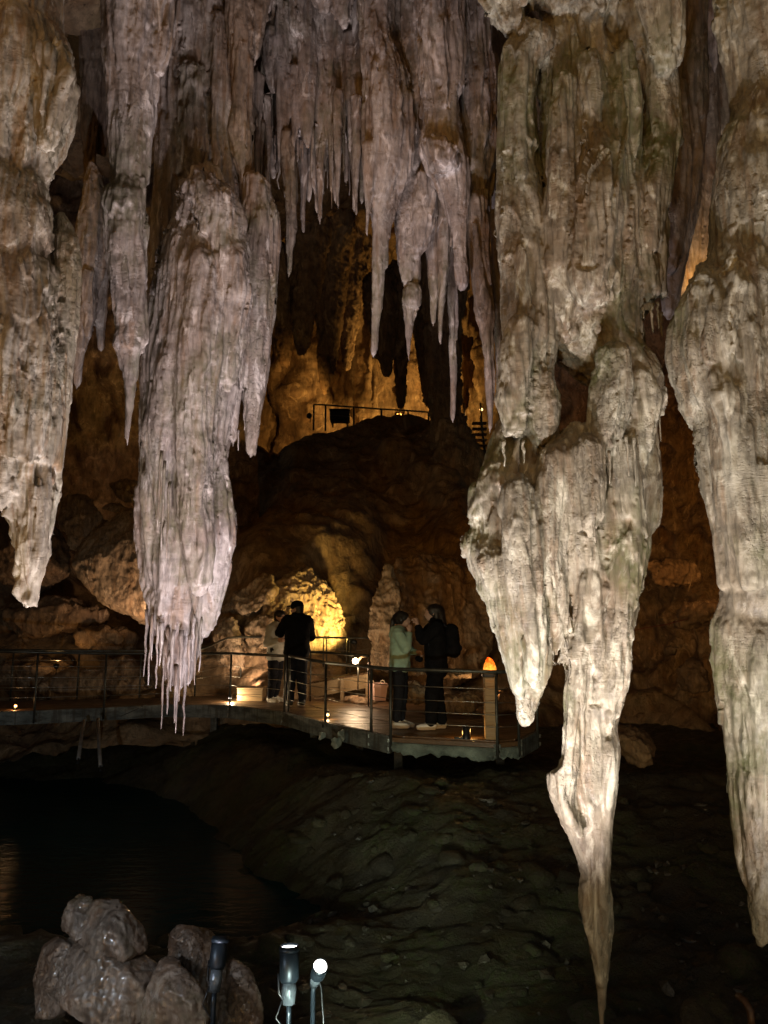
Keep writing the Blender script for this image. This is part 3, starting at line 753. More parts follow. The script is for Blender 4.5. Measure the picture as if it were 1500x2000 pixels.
# ---- still dark water in the left hollow
def m_water():
    m, nt, b = new_mat('dark_water')
    b.inputs['Base Color'].default_value = (.008, .032, .032, 1); b.inputs['Roughness'].default_value = .2; b.inputs['Specular IOR Level'].default_value = .025
    nt.links.new(bump(nt, noise(nt, (1, 2.2, 1), 3.0, 4, .5), .03, .5), b.inputs['Normal'])
    return m
wv = [(-11, 6.2, -1.32), (1.2, 6.2, -1.32), (1.2, 15.5, -1.32), (-11, 15.5, -1.32)]
o = MB().add(wv, [(0, 1, 2, 3)]).build('water', m_water()); tag(o, kind='structure')

# ---- rock mass that climbs from behind the boardwalk to the upper terrace
zt_x = [-16, -8, -6, -4.9, -3.9, -3.3, -2.9, -1.6, 0, 1.6, 2.2, 3.0, 4.2, 7, 12]
zt_z = [8.6, 8.6, 8.3, 8.0, 7.6, 7.7, 8.35, 8.55, 8.95, 9.1, 8.7, 7.4, 6.2, 5.5, 5.5]
def f_mass(u, v):
    x = -16 + 27 * u
    yy = np.interp(v, [0, .12, .3, .5, .72, .84, .90, 1], [14.6, 16.6, 18.6, 20.8, 24.2, 27.2, 28.4, 37])
    fr = np.interp(v, [0, .12, .3, .5, .72, .84, .90, 1], [-.14, 0.02, .26, .50, .80, .97, 1.0, 1.0])
    bulge = .9 * np.sin(x * .9 + 1) * np.sin(np.pi * np.clip(v / .84, 0, 1))
    zt = np.interp(x, zt_x, zt_z)
    return x, yy + bulge, zt * fr
sheet('rock_slope', f_mass, 270, 220, M['rock_far'], (.6, .20, .06), (.30, .62, 2.4), .7, 4)

# ---- far wall behind the terrace, with pleats
def f_back(u, v):
    x = -17 + 30 * u; z = 4 + 19 * v
    return x, 36.5 - .012 * (x + 1) ** 2 - 2.2 * v ** 2 + .35 * np.sin(x * 2.1 + np.sin(x)), z
sheet('back_wall', f_back, 270, 170, M['rock_far'], (1.3, .75, .24), (.26, .6, 2.2), .4, 9)
# ---- left wall beyond the walkway
def f_left(u, v):
    x = -15 + 11.5 * u; z = -1.5 + 15 * v
    return x, 18.6 + .38 * (x + 9) + 1.2 * np.sin(z * .5) - .05 * z ** 2 * .2, z
sheet('left_wall', f_left, 170, 220, M['rock'], (.8, .35, .10), (.3, .8, 3.2), .6, 14)
# ---- right wall
def f_right(u, v):
    x = 3.4 + 9 * u; z = -1.5 + 14 * v
    return x, 17.5 - .75 * (x - 3.4) + .9 * np.sin(z * .8) - .12 * np.maximum(z - 4, 0) ** 1.5, z
sheet('right_wall', f_right, 170, 240, M['rock'], (.7, .45, .13), (.35, 1.0, 3.6), .8, 19)
# ---- vault
def f_vault(u, v):
    x = -16 + 32 * u; y = 2.2 + 35 * v
    return x, y, np.interp(y, [2, 4, 8, 14, 22, 37], [6.4, 6.6, 8.4, 12.0, 16.0, 21]) - .012 * x ** 2
sheet('cave_ceiling', f_vault, 130, 140, M['rock_far'], (1.0, .5, .12), (.35, .9, 2.6), 1.0, 24, flip=True)
def f_side(sgn):
    def f(u, v):
        y = 2.5 + 15 * u; z = -1.6 + 10 * v
        return sgn * (7.5 + .25 * (y - 2) + .5 * np.sin(z * .7)), y, z
    return f
sheet('side_wall', f_side(-1), 90, 70, M['rock'], (.6, .3, .1), (.4, 1.1, 3.5), .6, 27, flip=True)
sheet('side_wall', f_side(1), 90, 70, M['rock'], (.6, .3, .1), (.4, 1.1, 3.5), .6, 29)

# ---- boulders: convex hulls of traced corners, weathered
def hull_rock(name, pts, label, mat, h, amp=(.05, .03, .012), fr=(1.6, 4, 16), seed=1, soft=.05, carve=(), cat='boulder', group=None, cuts=9, cd=(.72, .95), grow=1.0):
    if grow != 1.0:
        c_ = sum((Vector(q) for q in pts), Vector()) / len(pts); pts = [tuple(c_ + (Vector(q) - c_) * grow) for q in pts]
    bm = bmesh.new()
    for q in pts: bm.verts.new(Vector(q))
    bmesh.ops.convex_hull(bm, input=list(bm.verts)); bm.normal_update()
    c = sum((Vector(q) for q in pts), Vector()) / len(pts)
    pl = []
    for f in bm.faces:
        n = f.normal.copy(); d = n.dot(f.verts[0].co)
        if n.dot(c) > d: n = -n; d = -d
        pl.append((n.x, n.y, n.z, d))
    bm.free()
    pl = np.unique(np.round(np.array(pl), 4), axis=0)
    A = np.array(pts, float); cr_ = np.random.default_rng(seed * 7 + 1); ce = A.mean(0)
    for _ in range(cuts):       # fracture faces
        nn = cr_.normal(size=3); nn /= np.linalg.norm(nn); e_ = ((A - ce) @ nn).max()
        pl = np.vstack([pl, [*nn, ce @ nn + e_ * cr_.uniform(*cd)]])
    A = np.array(pts, float); lo = A.min(0) - 4 * h; hi = A.max(0) + 4 * h
    n = np.ceil((hi - lo) / h).astype(int) + 1
    gx, gy, gzz = [(lo[d] + h * np.arange(n[d])).astype(np.float32) for d in range(3)]
    phi = np.full(n, -1e3, np.float32)
    for a, b, cc, d in pl:
        q = gx[:, None, None] * a + gy[None, :, None] * b + gzz[None, None, :] * cc - d
        hh = np.maximum(soft - np.abs(phi - q), 0) / soft
        phi = np.maximum(phi, q) + hh * hh * soft * .25
    for (ax_, ay_, az_, ra, bx_, by_, bz_, rb) in carve:
        a = np.array((ax_, ay_, az_)); d = np.array((bx_, by_, bz_)) - a; L = d @ d
        XX = gx[:, None, None] - a[0]; YY = gy[None, :, None] - a[1]; ZZ = gzz[None, None, :] - a[2]
        t = np.clip((XX * d[0] + YY * d[1] + ZZ * d[2]) / L, 0, 1)
        q = np.sqrt((XX - t * d[0]) ** 2 + ((YY - t * d[1]) * .35) ** 2 + (ZZ - t * d[2]) ** 2) - (ra + (rb - ra) * t)
        phi = np.maximum(phi, -q.astype(np.float32))
    def net(ph, hh):
        m = ph.shape
        v, f, (I, J, K) = surface_nets(ph, lo, hh)
        g = np.stack([ph[np.minimum(I + 1, m[0] - 1), J, K] - ph[np.maximum(I - 1, 0), J, K], ph[I, np.minimum(J + 1, m[1] - 1), K] - ph[I, np.maximum(J - 1, 0), K], ph[I, J, np.minimum(K + 1, m[2] - 1)] - ph[I, J, np.maximum(K - 1, 0)]], 1)
        g /= np.linalg.norm(g, axis=1)[:, None] + 1e-9
        return v, f, g[:, 0], g
    A_ = keep(*net(phi, h), 1); B_ = keep(*net(phi[::3, ::3, ::3], 3 * h), -1)
    v = np.concatenate([A_[0], B_[0]]); f = np.concatenate([A_[1], B_[1] + len(A_[0])]); g = np.concatenate([A_[3], B_[3]])
    w = fbm(v, fr[0], 2, .5, seed + 50); q = v + np.stack([w, w, w], 1) * .15 / fr[0]
    d = amp[0] * fbm(v, fr[0], 3, .5, seed) + amp[1] * (ridged(q, fr[1], 3, seed + 4) - .7) + amp[2] * fbm(q, fr[2], 3, .6, seed + 7)
    v = v + g * d[:, None]
    o = mesh_np(name, v, f, mat); N_TRI[0] += 2 * len(f)
    rebase(o, (v[:, 0].mean(), v[:, 1].mean(), v[:, 2].min()))
    return tag(o, label, cat, group)
def pp(Y, *t): return [P(x, y, Y + d) for x, y, d in t]
def rnd_rock(c, s, seed, n=16):
    r = np.random.default_rng(seed); q = r.normal(size=(n, 3)); q /= np.linalg.norm(q, axis=1)[:, None]
    q *= r.uniform(.75, 1.05, (n, 1))
    a = r.uniform(0, 6.3); R = np.array([[math.cos(a), -math.sin(a), 0], [math.sin(a), math.cos(a), 0], [0, 0, 1]])
    return [tuple(x) for x in (q @ R.T) * np.array(s) + np.array(c)]

crk = []
for dy in (-.9, -.7, -.5, -.3, -.1):
    a = [P(*q, 17 + dy) for q in ((618, 1135), (628, 1160), (640, 1178), (650, 1198), (664, 1215))]
    crk += [(*a[k], .02, *a[k + 1], .02) for k in range(4)]
hull_rock('boulder', pp(17, (588, 1100, 0), (606, 1100, .1), (640, 1128, 0), (664, 1170, -.1), (680, 1212, 0), (680, 1230, .1), (664, 1243, -.3), (655, 1300, 0), (560, 1330, -.6), (520, 1300, -.7), (505, 1150, -.3), (560, 1110, -.2), (560, 1300, .9), (600, 1120, .9), (670, 1280, .7)),
    'peaked cracked boulder glowing yellow behind the embracing pair', M['boulder'], .028, (.10, .055, .030), (1.4, 4.4, 17), 3, .08, crk)
hull_rock('boulder', pp(16.9, (540, 1112, .1), (505, 1128, 0), (470, 1150, 0), (438, 1178, .1), (428, 1195, 0), (520, 1180, -.35), (545, 1150, -.3), (440, 1200, -.2), (500, 1205, -.5), (520, 1140, .8), (450, 1190, .7)),
    'upper ledge boulder left of the yellow peaked one', M['boulder'], .03, (.12, .045, .022), (1.8, 4.0, 15), 7, .06)
hull_rock('boulder', pp(16.5, (425, 1205, 0), (440, 1195, -.1), (470, 1212, -.2), (476, 1260, -.3), (480, 1330, -.2), (420, 1300, -.2), (412, 1240, 0), (430, 1210, .6), (470, 1320, .5)),
    'split boulder low behind the curved handrail', M['boulder'], .03, (.12, .045, .022), (1.8, 4.0, 15), 9, .06)
hull_rock('boulder', pp(16.6, (478, 1210, -.1), (500, 1196, -.1), (540, 1200, -.3), (556, 1250, -.4), (550, 1330, -.3), (490, 1335, -.3), (480, 1270, -.2), (520, 1205, .6), (540, 1320, .6)),
    'pinkish boulder just left of the embracing pair', M['boulder'], .03, (.11, .045, .022), (1.8, 4.0, 15), 10, .06)
hull_rock('boulder', pp(16.2, (128, 1085, 0), (150, 1050, .1), (215, 1015, .2), (275, 985, .3), (330, 990, .4), (330, 1100, -.5), (300, 1215, -.5), (265, 1228, -.4), (205, 1195, -.3), (160, 1140, -.2), (140, 1110, 0), (300, 1040, -.35), (220, 1090, -.35), (250, 1000, 1.3), (320, 1210, 1.2), (160, 1080, .9)),
    'big tilted slab lit pink-brown left of the column stalactite', M['boulder'], .034, (.07, .035, .022), (1.2, 3.2, 12), 12, .09)
for pts, lab, sd in (
    (((108, 1000, 0), (118, 968, .1), (150, 962, 0), (180, 975, 0), (200, 1010, -.2), (195, 1045, -.2), (130, 1050, -.2), (110, 1030, 0), (150, 980, .8), (190, 1040, .8)), 'orange-brown boulder resting high on the left slope', 13),
    (((120, 1050, -.1), (150, 1020, 0), (200, 1005, 0), (228, 1020, -.1), (215, 1060, -.3), (160, 1085, -.3), (130, 1075, -.2), (180, 1010, .8), (200, 1070, .8)), 'rounded boulder under the orange-brown one on the left slope', 14),
    (((210, 940, 0), (238, 932, .1), (290, 942, .1), (310, 980, -.1), (262, 985, -.2), (232, 978, -.2), (215, 958, -.1), (270, 950, .8), (260, 980, .8)), 'topmost flat rock above the tilted slab', 15),
    (((195, 988, 0), (215, 980, 0), (255, 985, -.1), (262, 1002, -.2), (220, 1010, -.2), (196, 1002, -.1), (230, 985, .6)), 'small wedge rock under the topmost flat rock', 16)):
    hull_rock('boulder', pp(17.2, *pts), lab, M['boulder'], .035, (.07, .04, .02), (1.6, 4, 13), sd, .08)
for k, (cx, cy, Yd, sx, sz, lab) in enumerate((
    (60, 1330, 16.3, 1.5, .6, 'dark rock behind the far left railing posts'), (170, 1345, 16.0, 1.3, .55, 'hump-backed brown rock behind the left railing'), (250, 1330, 16.2, .8, .6, 'brown rock behind the railing under the tilted slab'),
    (110, 1215, 16.9, 1.6, .7, 'broken rock heap left of the tilted slab'), (200, 1255, 16.5, .9, .4, 'angular rubble block under the tilted slab'), (45, 1100, 17.4, 1.1, 1.2, 'shadowy boulder behind the left edge tip'),
    (340, 1290, 16.2, .8, .7, 'dark boulder behind the straw fringe'))):
    c = P(cx, cy, Yd); hull_rock('boulder', rnd_rock(c, (sx, .8, sz), 60 + k), lab, M['rock'], .04, (.10, .06, .02), (1.5, 3.6, 12), 30 + k, .1)
# rock pillar beside the flood lamp and rocks behind the platform
hull_rock('boulder', pp(15.4, (728, 1140, 0), (745, 1100, .2), (775, 1110, .1), (790, 1200, -.1), (785, 1300, -.1), (745, 1345, -.3), (724, 1335, -.2), (720, 1240, -.1), (724, 1180, 0), (770, 1120, .9), (780, 1320, .8)),
    'rough rock pillar with a glowing left edge beside the flood lamp', M['boulder'], .03, (.14, .05, .025), (1.5, 4.0, 15), 41, .06, cat='rock')
hull_rock('boulder', pp(16.6, (742, 1120, 0), (800, 1075, 0), (870, 1080, .2), (930, 1120, .2), (960, 1200, .1), (960, 1320, -.2), (860, 1350, -.4), (760, 1340, -.2), (740, 1200, 0), (830, 1180, -.5), (850, 1100, 1.4), (930, 1300, 1.2)),
    'broad brown rock face behind the two people with a backpack', M['rock'], .04, (.16, .10, .03), (1.0, 2.6, 10), 42, .12, cat='rock')
for k, (cx, cy, Yd, sx, sz, lab) in enumerate((
    (885, 1316, 13.6, .42, .10, 'pale stone catching light behind the backpack wearer'), (800, 1312, 13.8, .45, .07, 'thin pale ledge stone behind the two women at rail height'),
    (815, 1355, 13.4, .42, .22, 'streaked wet rock seen between the two women'), (900, 1375, 13.0, .55, .3, 'mossy rock lump behind the platform cables'),
    (1000, 1370, 13.2, .6, .25, 'dark rock behind the salt lamp post'), (700, 1372, 14.6, .45, .12, 'low rock under the pink bucket'), (1235, 1455, 9.6, .42, .3, 'brown boulder low to the right of the great mass'),
    (1200, 1440, 9.9, .25, .3, 'narrow boulder beside the low brown one'), (1355, 1330, 11.5, .28, .35, 'rounded stalagmite stump on the dark right slope'), (1310, 1270, 12.2, .10, .14, 'little stalagmite knob on the right slope'),
    (1300, 1120, 13.4, .8, .4, 'flat-topped rock on the right slope'), (1390, 1210, 12.4, .7, .4, 'dark rock by the right edge mass'))):
    c = P(cx, cy, Yd); hull_rock('boulder', rnd_rock(c, (sx, .45, sz), 90 + k), lab, M['boulder'] if k < 4 else M['rock'], .022 if k < 6 else .03, (.05, .04, .02), (2.6, 6, 20), 50 + k, .05)

# pillar that flares down from the vault to the stairs, in shade
def column(Y, chains, mat, label, seed, h, cat='column'):
    return formation('rock_column', Y, [(c, d, 1) for c, d in chains], mat, label, h=h, k=.25, seed=seed, ribs=.25, cat=cat, ribr=(.06, .14), amp=3.0)
column(24, [('868,380,60 868,560,34 866,660,26 868,740,20 872,800,18 880,850,30 893,910,50 905,980,66 905,1040,80', 0), ('850,380,26 854,560,16 852,660,12 850,720,8 846,780,3', -.3)], M['rock_far'], 'dark pillar flaring down beside the upper stairs', 71, .05)
# dark hanging pleats in front of the lit far wall
for k, (Yd, t, lab) in enumerate((
    (31, '650,420,50 648,520,30 645,600,22 640,690,12 636,740,6 634,770,2', 'dark pleated drapery hanging left over the terrace railing'),
    (32, '690,420,40 688,560,22 684,620,14 680,680,7 678,720,2', 'dark drapery hanging behind the terrace railing, centre'),
    (30.5, '785,540,34 783,640,12 783,690,8 783,740,5 783,795,2', 'black spike hanging before the glowing back wall'),
    (30.5, '822,540,40 828,640,16 831,690,10 834,740,6 835,790,2', 'black fang hanging right of the black spike'),
    (30, '600,440,44 598,560,24 592,640,14 588,690,4', 'dark drapery left of the terrace railing'),
    (31, '545,520,44 548,600,26 552,660,12 556,710,3', 'dark drapery over the glowing left recess'),
    (30.2, '745,560,36 748,640,22 752,690,10 755,730,2', 'short dark spike left of the black spike'))):
    formation('stalactite', Yd, [(t, 0, 1)], M['rock_far'], lab, h=.06, k=.2, seed=80 + k, ribs=.5, ribr=(.05, .12), amp=3.0)
hull_rock('stalagmite', rnd_rock(P(782, 812, 32), (.28, .25, .55), 5), 'little stalagmite before the glowing terrace wall', M['rock_far'], .05, (.05, .05, .03), (2, 5, 12), 3, .08, cat='stalagmite')

# ---- foreground rocks, wet
M['wet_rock'] = limestone('wet_rock', (.062, .046, .034), (.19, .155, .125), (.13, .066, .030), moss=.35, coat=.5, rough=.50, fine=.008, ripple=.001, pit=.010, sc=.9)
fr_kw = dict(amp=(.035, .007, .004), fr=(3.2, 9, 40))
for pts, lab, sd, so in (
    (((120, 1812, 0), (130, 1768, 0), (152, 1746, .05), (180, 1752, 0), (196, 1815, -.1), (150, 1840, -.12), (165, 1765, .35), (140, 1815, .35)), 'small pitted rock leaning left of the angular topmost rock', 3, .012),
    (((152, 1790, 0), (176, 1758, 0), (228, 1757, 0), (250, 1782, -.05), (278, 1812, -.05), (290, 1860, -.1), (250, 1880, -.2), (180, 1872, -.2), (146, 1830, -.08), (215, 1806, -.2), (210, 1765, .4), (250, 1830, .4)), 'angular grey-brown rock on top of the wet heap', 5, .012),
    (((92, 1900, 0), (118, 1846, 0), (160, 1815, .1), (215, 1822, .05), (262, 1852, -.05), (330, 1905, -.1), (340, 1980, -.2), (230, 2010, -.3), (120, 1990, -.25), (200, 1865, -.2), (245, 1905, -.26), (240, 1850, .5), (150, 1850, .5), (300, 1960, .4)), 'broad brown wet boulder at the bottom left', 8, .03),
    (((326, 1862, 0), (332, 1822, 0), (346, 1806, .0), (372, 1803, .02), (412, 1818, .05), (438, 1870, 0), (456, 1930, -.03), (462, 2030, -.1), (350, 2040, -.15), (332, 1940, -.1), (380, 1852, -.10), (372, 1940, -.18), (400, 1840, .4), (360, 1980, .45), (440, 1980, .4)), 'tall smooth wet boulder beside the unlit spotlight', 11, .045),
    (((276, 1962, -.05), (290, 1908, -.05), (308, 1876, 0), (336, 1868, 0), (366, 1892, -.08), (404, 1950, -.14), (416, 2040, -.16), (276, 2030, -.12), (326, 1935, -.18), (370, 1960, -.2), (325, 1880, .35), (380, 1990, .3)), 'lumpy shining rock in front of the tall smooth boulder', 14, .02),
    (((66, 1910, 0), (84, 1852, 0), (110, 1826, 0), (136, 1846, -.05), (142, 1905, -.08), (124, 1985, -.12), (68, 1990, -.1), (105, 1890, -.12), (105, 1840, .35), (125, 1950, .35)), 'pale speckled rock at the left of the wet heap', 17, .015),
    (((430, 1905, 0), (452, 1876, .05), (486, 1896, 0), (512, 1950, -.05), (514, 2030, -.1), (428, 2030, -.1), (470, 1930, -.1), (470, 1900, .35), (490, 2000, .35)), 'dark brown rock right of the unlit spotlight', 19, .03)):
    hull_rock('rock', pp(4.6 if sd != 14 else 4.4, *pts), lab, M['wet_rock'], .0085, (.010, .010, .005), (3.5, 8, 32), sd, so * .35, cat='rock', cuts=14, cd=(.84, .98), grow=1.03)
hull_rock('rock', pp(4.7, (1320, 1960, 0), (1350, 1925, .1), (1410, 1930, .1), (1440, 1970, 0), (1440, 2040, -.1), (1320, 2040, -.1), (1380, 1935, .4), (1420, 2020, .4)), 'dark wet rock in the bottom right corner', M['ground'], .010, **fr_kw, seed=23, soft=.05, cat='rock')
rr_ = np.random.default_rng(77)
labs = ['grey stone on the bank below the platform', 'flat stone left of the dangling needle tip', 'stone low on the bank right of the spotlights', 'lone stone at the edge of the dark hollow', 'pale stone half way up the bank', 'small stone just below the platform corner',
        'stone at the foot of the bank, centre', 'stone right of the dangling needle tip', 'stone between the needle tip and the right edge', 'stone near the bottom edge, right of centre']
for k, (x, y, s) in enumerate(((800, 1640, .16), (1020, 1790, .12), (760, 1880, .13), (625, 1615, .15), (935, 1700, .14), (700, 1520, .15), (850, 1770, .10), (1260, 1740, .14), (1380, 1660, .16), (930, 1930, .10))):
    Yg = 4.0
    for Yq in np.linspace(4, 12, 400):
        q = P(x, y, Yq)
        if q[2] < gz1(q[0], Yq): Yg = Yq; break
    c = P(x, y, Yg); hull_rock('rock', rnd_rock((c[0], c[1], gz1(c[0], c[1]) + s * .15), (s, s * .8, s * .55), 200 + k), labs[k], M['ground'], .014, (.02, .012, .006), (4, 9, 30), 80 + k, .03, cat='stone')

# gravel
bm = bmesh.new(); bmesh.ops.create_icosphere(bm, subdivisions=1, radius=1.0)
bm.verts.ensure_lookup_table(); iv = np.array([q.co for q in bm.verts]); it = np.array([[q.index for q in f.verts] for f in bm.faces]); bm.free()
n = 1300; gx = rr_.uniform(-4.2, 4.6, n); gy = 3.3 + 6.2 * rr_.uniform(0, 1, n) ** 1.3
gzv = gz(gx, gy)
allv = []; allf = []
for k in range(n):
    s = .010 + .055 * rr_.uniform() ** 4
    d = iv * (1 + .35 * rr_.normal(size=(len(iv), 1))) * np.array((s, s * rr_.uniform(.6, 1), s * rr_.uniform(.35, .8)))
    a = rr_.uniform(0, 6.3); R = np.array([[math.cos(a), -math.sin(a), 0], [math.sin(a), math.cos(a), 0], [0, 0, 1]])
    allv.append(d @ R.T + np.array((gx[k], gy[k], gzv[k] + s * .15))); allf.append(it + k * len(iv))
M['gravel'] = simple('gravel', (.05, .044, .034), .42, 0, .7, 60, .01, vscale=9)
gv = mesh_np('gravel', np.concatenate(allv), np.concatenate(allf), M['gravel'], smooth=False); N_TRI[0] += n * len(it)
tag(gv, 'scattered dark wet gravel over the cave floor bank', 'gravel', kind='stuff')
# broken rubble half sunk in the mud
bm = bmesh.new(); bmesh.ops.create_icosphere(bm, subdivisions=2, radius=1.0)
bm.verts.ensure_lookup_table(); iv = np.array([q.co for q in bm.verts]); it = np.array([[q.index for q in f.verts] for f in bm.faces]); bm.free()
n = 190; gx = rr_.uniform(-3.6, 4.4, n); gy = 3.7 + 5.7 * rr_.uniform(0, 1, n); gzv = gz(gx, gy)
allv = []; allf = []
for k in range(n):
    s = .035 + .24 * rr_.uniform() ** 3
    pn = rr_.normal(size=(13, 3)); pn /= np.linalg.norm(pn, axis=1)[:, None]; ph = rr_.uniform(.45, .95, 13)
    dd = (iv @ pn.T); rr0 = np.min(np.where(dd > .05, ph / np.maximum(dd, .05), 9), axis=1); rr0 = np.minimum(rr0, 1.25)
    d = iv * rr0[:, None]
    d = d * (1 + .06 * fbm(d + k, 3, 2, .5))[:, None] * np.array((s, s * rr_.uniform(.6, 1), s * rr_.uniform(.35, .75)))
    a = rr_.uniform(0, 6.3); R = np.array([[math.cos(a), -math.sin(a), 0], [math.sin(a), math.cos(a), 0], [0, 0, 1]])
    allv.append(d @ R.T + np.array((gx[k], gy[k], gzv[k] - s * .05))); allf.append(it + k * len(iv))
gv = mesh_np('rubble', np.concatenate(allv), np.concatenate(allf), M['ground'], smooth=True); N_TRI[0] += n * len(it)
tag(gv, 'broken dark rubble sunk in the muddy bank', 'rubble', kind='stuff')
print('cave NTRI', N_TRI[0], time.time() - T0)

# ================================================================== boardwalk, railings, lamps
def wood(name, c1, c2, rough=.38):
    m, nt, b = new_mat(name)
    g = noise(nt, (3, 60, 60), 1.0, 6, .6, .3)
    c = ramp(nt, g, [(.3, c1), (.7, c2)])
    oi = nd(nt, 'ShaderNodeObjectInfo')
    v = maprange(nt, oi.outputs['Random'], 0, 1, .7, 1.25)
    c = mix(nt, 1.0, c, v, 'MULTIPLY')
    nt.links.new(c, b.inputs['Base Color'])
    nt.links.new(maprange(nt, noise(nt, (4, 20, 20), 1.0, 5), .3, .7, rough - .12, rough + .18), b.inputs['Roughness'])
    nt.links.new(bump(nt, g, .004), b.inputs['Normal'])
    return m
M['deck'] = wood('wet_deck_wood', (.060, .030, .013), (.130, .070, .032))
M['post_wood'] = wood('post_wood', (.20, .12, .05), (.32, .20, .09), .6)
M['step_wood'] = wood('step_wood', (.22, .15, .08), (.36, .26, .15), .55)
M['steel'] = simple('railing_steel', (.075, .075, .065), .42, .6, .4, 40, .001)
M['steel_lt'] = simple('pole_steel', (.30, .31, .32), .4, .7, .3)
M['fascia'] = simple('weathered_fascia', (.13, .145, .14), .7, 0, .75, 30, .006, vscale=7)
def m_fascia():
    m, nt, b = new_mat('weathered_fascia')
    c = ramp(nt, noise(nt, (2, 2, 6), 1.4, 7, .65), [(.38, (.045, .050, .047)), (.52, (.12, .135, .13)), (.66, (.20, .215, .20))])
    stn = maprange(nt, noise(nt, (14, 14, 1.2), 1.0, 5, .6), .50, .62)
    c = mix(nt, math_n(nt, 'MULTIPLY', stn, .7), c, (.045, .036, .024))
    nt.links.new(c, b.inputs['Base Color']); b.inputs['Roughness'].default_value = .72
    nt.links.new(bump(nt, noise(nt, (1, 1, 1), 26, 7, .7), .02), b.inputs['Normal'])
    return m
M['fascia'] = m_fascia()
M['plaster'] = simple('rough_plaster', (.13, .155, .13), .8, 0, .75, 45, .025, vscale=5)
M['black'] = simple('black_metal', (.012, .013, .015), .4, .2, .3)
M['dark_metal'] = simple('lamp_housing', (.018, .026, .035), .38, .5, .3)
M['collar'] = simple('lamp_collar', (.10, .12, .14), .16, .5, .6, 40, .006)
M['cable'] = simple('steel_cable', (.30, .28, .24), .35, .9, .2)

def local_parent(o, p):
    o.parent = p; o.matrix_parent_inverse = Matrix.Translation(-Vector(p.location)); return o

front = [(-90, 1392), (70, 1387), (205, 1381), (330, 1375), (450, 1377), (556, 1389), (636, 1409), (763, 1436), (970, 1447), (1012, 1443), (1043, 1428)]
back = [(1052, 1412), (1030, 1396), (960, 1386), (860, 1378), (760, 1370), (690, 1362), (620, 1353), (520, 1351), (440, 1357), (280, 1364), (0, 1369), (-90, 1371)]
fp = [PZ(x, y, 0)[:2] for x, y in front]; bp = [PZ(x, y, 0)[:2] for x, y in back]
poly = [tuple(q) for q in fp + bp]
def spans(y):
    xs = []
    for (x0, y0), (x1, y1) in zip(poly, poly[1:] + poly[:1]):
        if (y0 <= y) != (y1 <= y): xs.append(x0 + (y - y0) / (y1 - y0) * (x1 - x0))
    xs.sort(); return list(zip(xs[::2], xs[1::2]))
deck = empty('boardwalk', (0, 11, 0)); tag(deck, kind='structure')
ymin = min(q[1] for q in poly); ymax = max(q[1] for q in poly)
y = ymin + .004; r = np.random.default_rng(3)
while y < ymax - .02:
    y1 = min(y + .138, ymax - .005); ym = (y + y1) / 2
    for a, b in spans(ym):
        cuts = [a]
        x = a + r.uniform(1.2, 3.2)
        while x < b - .5: cuts.append(x); x += r.uniform(2.2, 3.4)
        cuts.append(b)
        for k in range(len(cuts) - 1):
            c0, c1 = cuts[k] + .003, cuts[k + 1] - .003
            if c1 - c0 < .05: continue
            sa, sb_ = spans(y + .001), spans(y1 - .001)
            l0 = l1 = c0; r0 = r1 = c1
            if k == 0 and len(sa) == len(sb_) == len(spans(ym)): 
                j_ = spans(ym).index((a, b)); l0, l1 = sa[j_][0] + .003, sb_[j_][0] + .003
            if k == len(cuts) - 2 and len(sa) == len(sb_) == len(spans(ym)):
                j_ = spans(ym).index((a, b)); r0, r1 = sa[j_][1] - .003, sb_[j_][1] - .003
            zz = r.uniform(-.002, .002); q4 = [(l0, y), (r0, y), (r1, y1), (l1, y1)]
            m_ = MB().add([(u_, v_, zz) for u_, v_ in q4] + [(u_, v_, zz - .028) for u_, v_ in q4], [(0, 1, 2, 3), (7, 6, 5, 4), (0, 4, 5, 1), (1, 5, 6, 2), (2, 6, 7, 3), (3, 7, 4, 0)])
            local_parent(m_.build('plank', M['deck']), deck)
    y = y1 + .007
for k in range(len(fp) - 1):
    a, b = Vector((*fp[k], 0)), Vector((*fp[k + 1], 0)); d = b - a; nrm = Vector((d.y, -d.x, 0)).normalized()
    c = (a + b) / 2 + nrm * .025; rz = math.atan2(d.y, d.x)
    if 7 <= k <= 8:
        m_ = MB().box((c.x, c.y, -.05), (d.length + .02, .04, .06), rz, bev=.004)
        local_parent(m_.build('fascia_board', M['deck']), deck)
        # rough plaster edge under the platform
        n_ = 60; vs = []; 
        top = np.linspace(0, 1, n_)
        base = a + nrm * .03
        p3 = np.array([(base + d * t)[:] for t in top])
        w = fbm(p3 * np.array((1, 1, 0)), 6, 3, .6, 4 + k)
        mb = MB(); V_ = []; F_ = []
        for j, t in enumerate(top):
            q = base + d * t
            for zz, o_ in ((-.085, .0), (-.10, .02), (-.14, .03 + .02 * w[j]), (-.20 + .06 * w[j], .02 + .02 * w[j]), (-.23 + .06 * w[j], -.02)):
                V_.append(q + nrm * o_ + Vector((0, 0, zz)))
        for j in range(n_ - 1):
            for i_ in range(4): F_.append((j * 5 + i_, (j + 1) * 5 + i_, (j + 1) * 5 + i_ + 1, j * 5 + i_ + 1))
        mb.add(V_, F_, True); local_parent(mb.build('plaster_edge', M['plaster']), deck)
    else:
        zt, zb = (-.005, -.225)
        m_ = MB().box((c.x, c.y, (zt + zb) / 2), (d.length + .02, .05, zt - zb), rz, bev=.004)
        local_parent(m_.build('fascia_board', M['fascia']), deck)
# joists and legs under the deck
for k, (x, y) in enumerate(((-3.2, 14.9), (-1.2, 13.6), (.2, 11.2), (1.6, 11), (-.4, 13))):
    local_parent(MB().box((x, y, gz1(x, y) / 2 - .1), (.12, .12, -gz1(x, y) + .1), bev=.006).build('support_post', M['fascia']), deck)
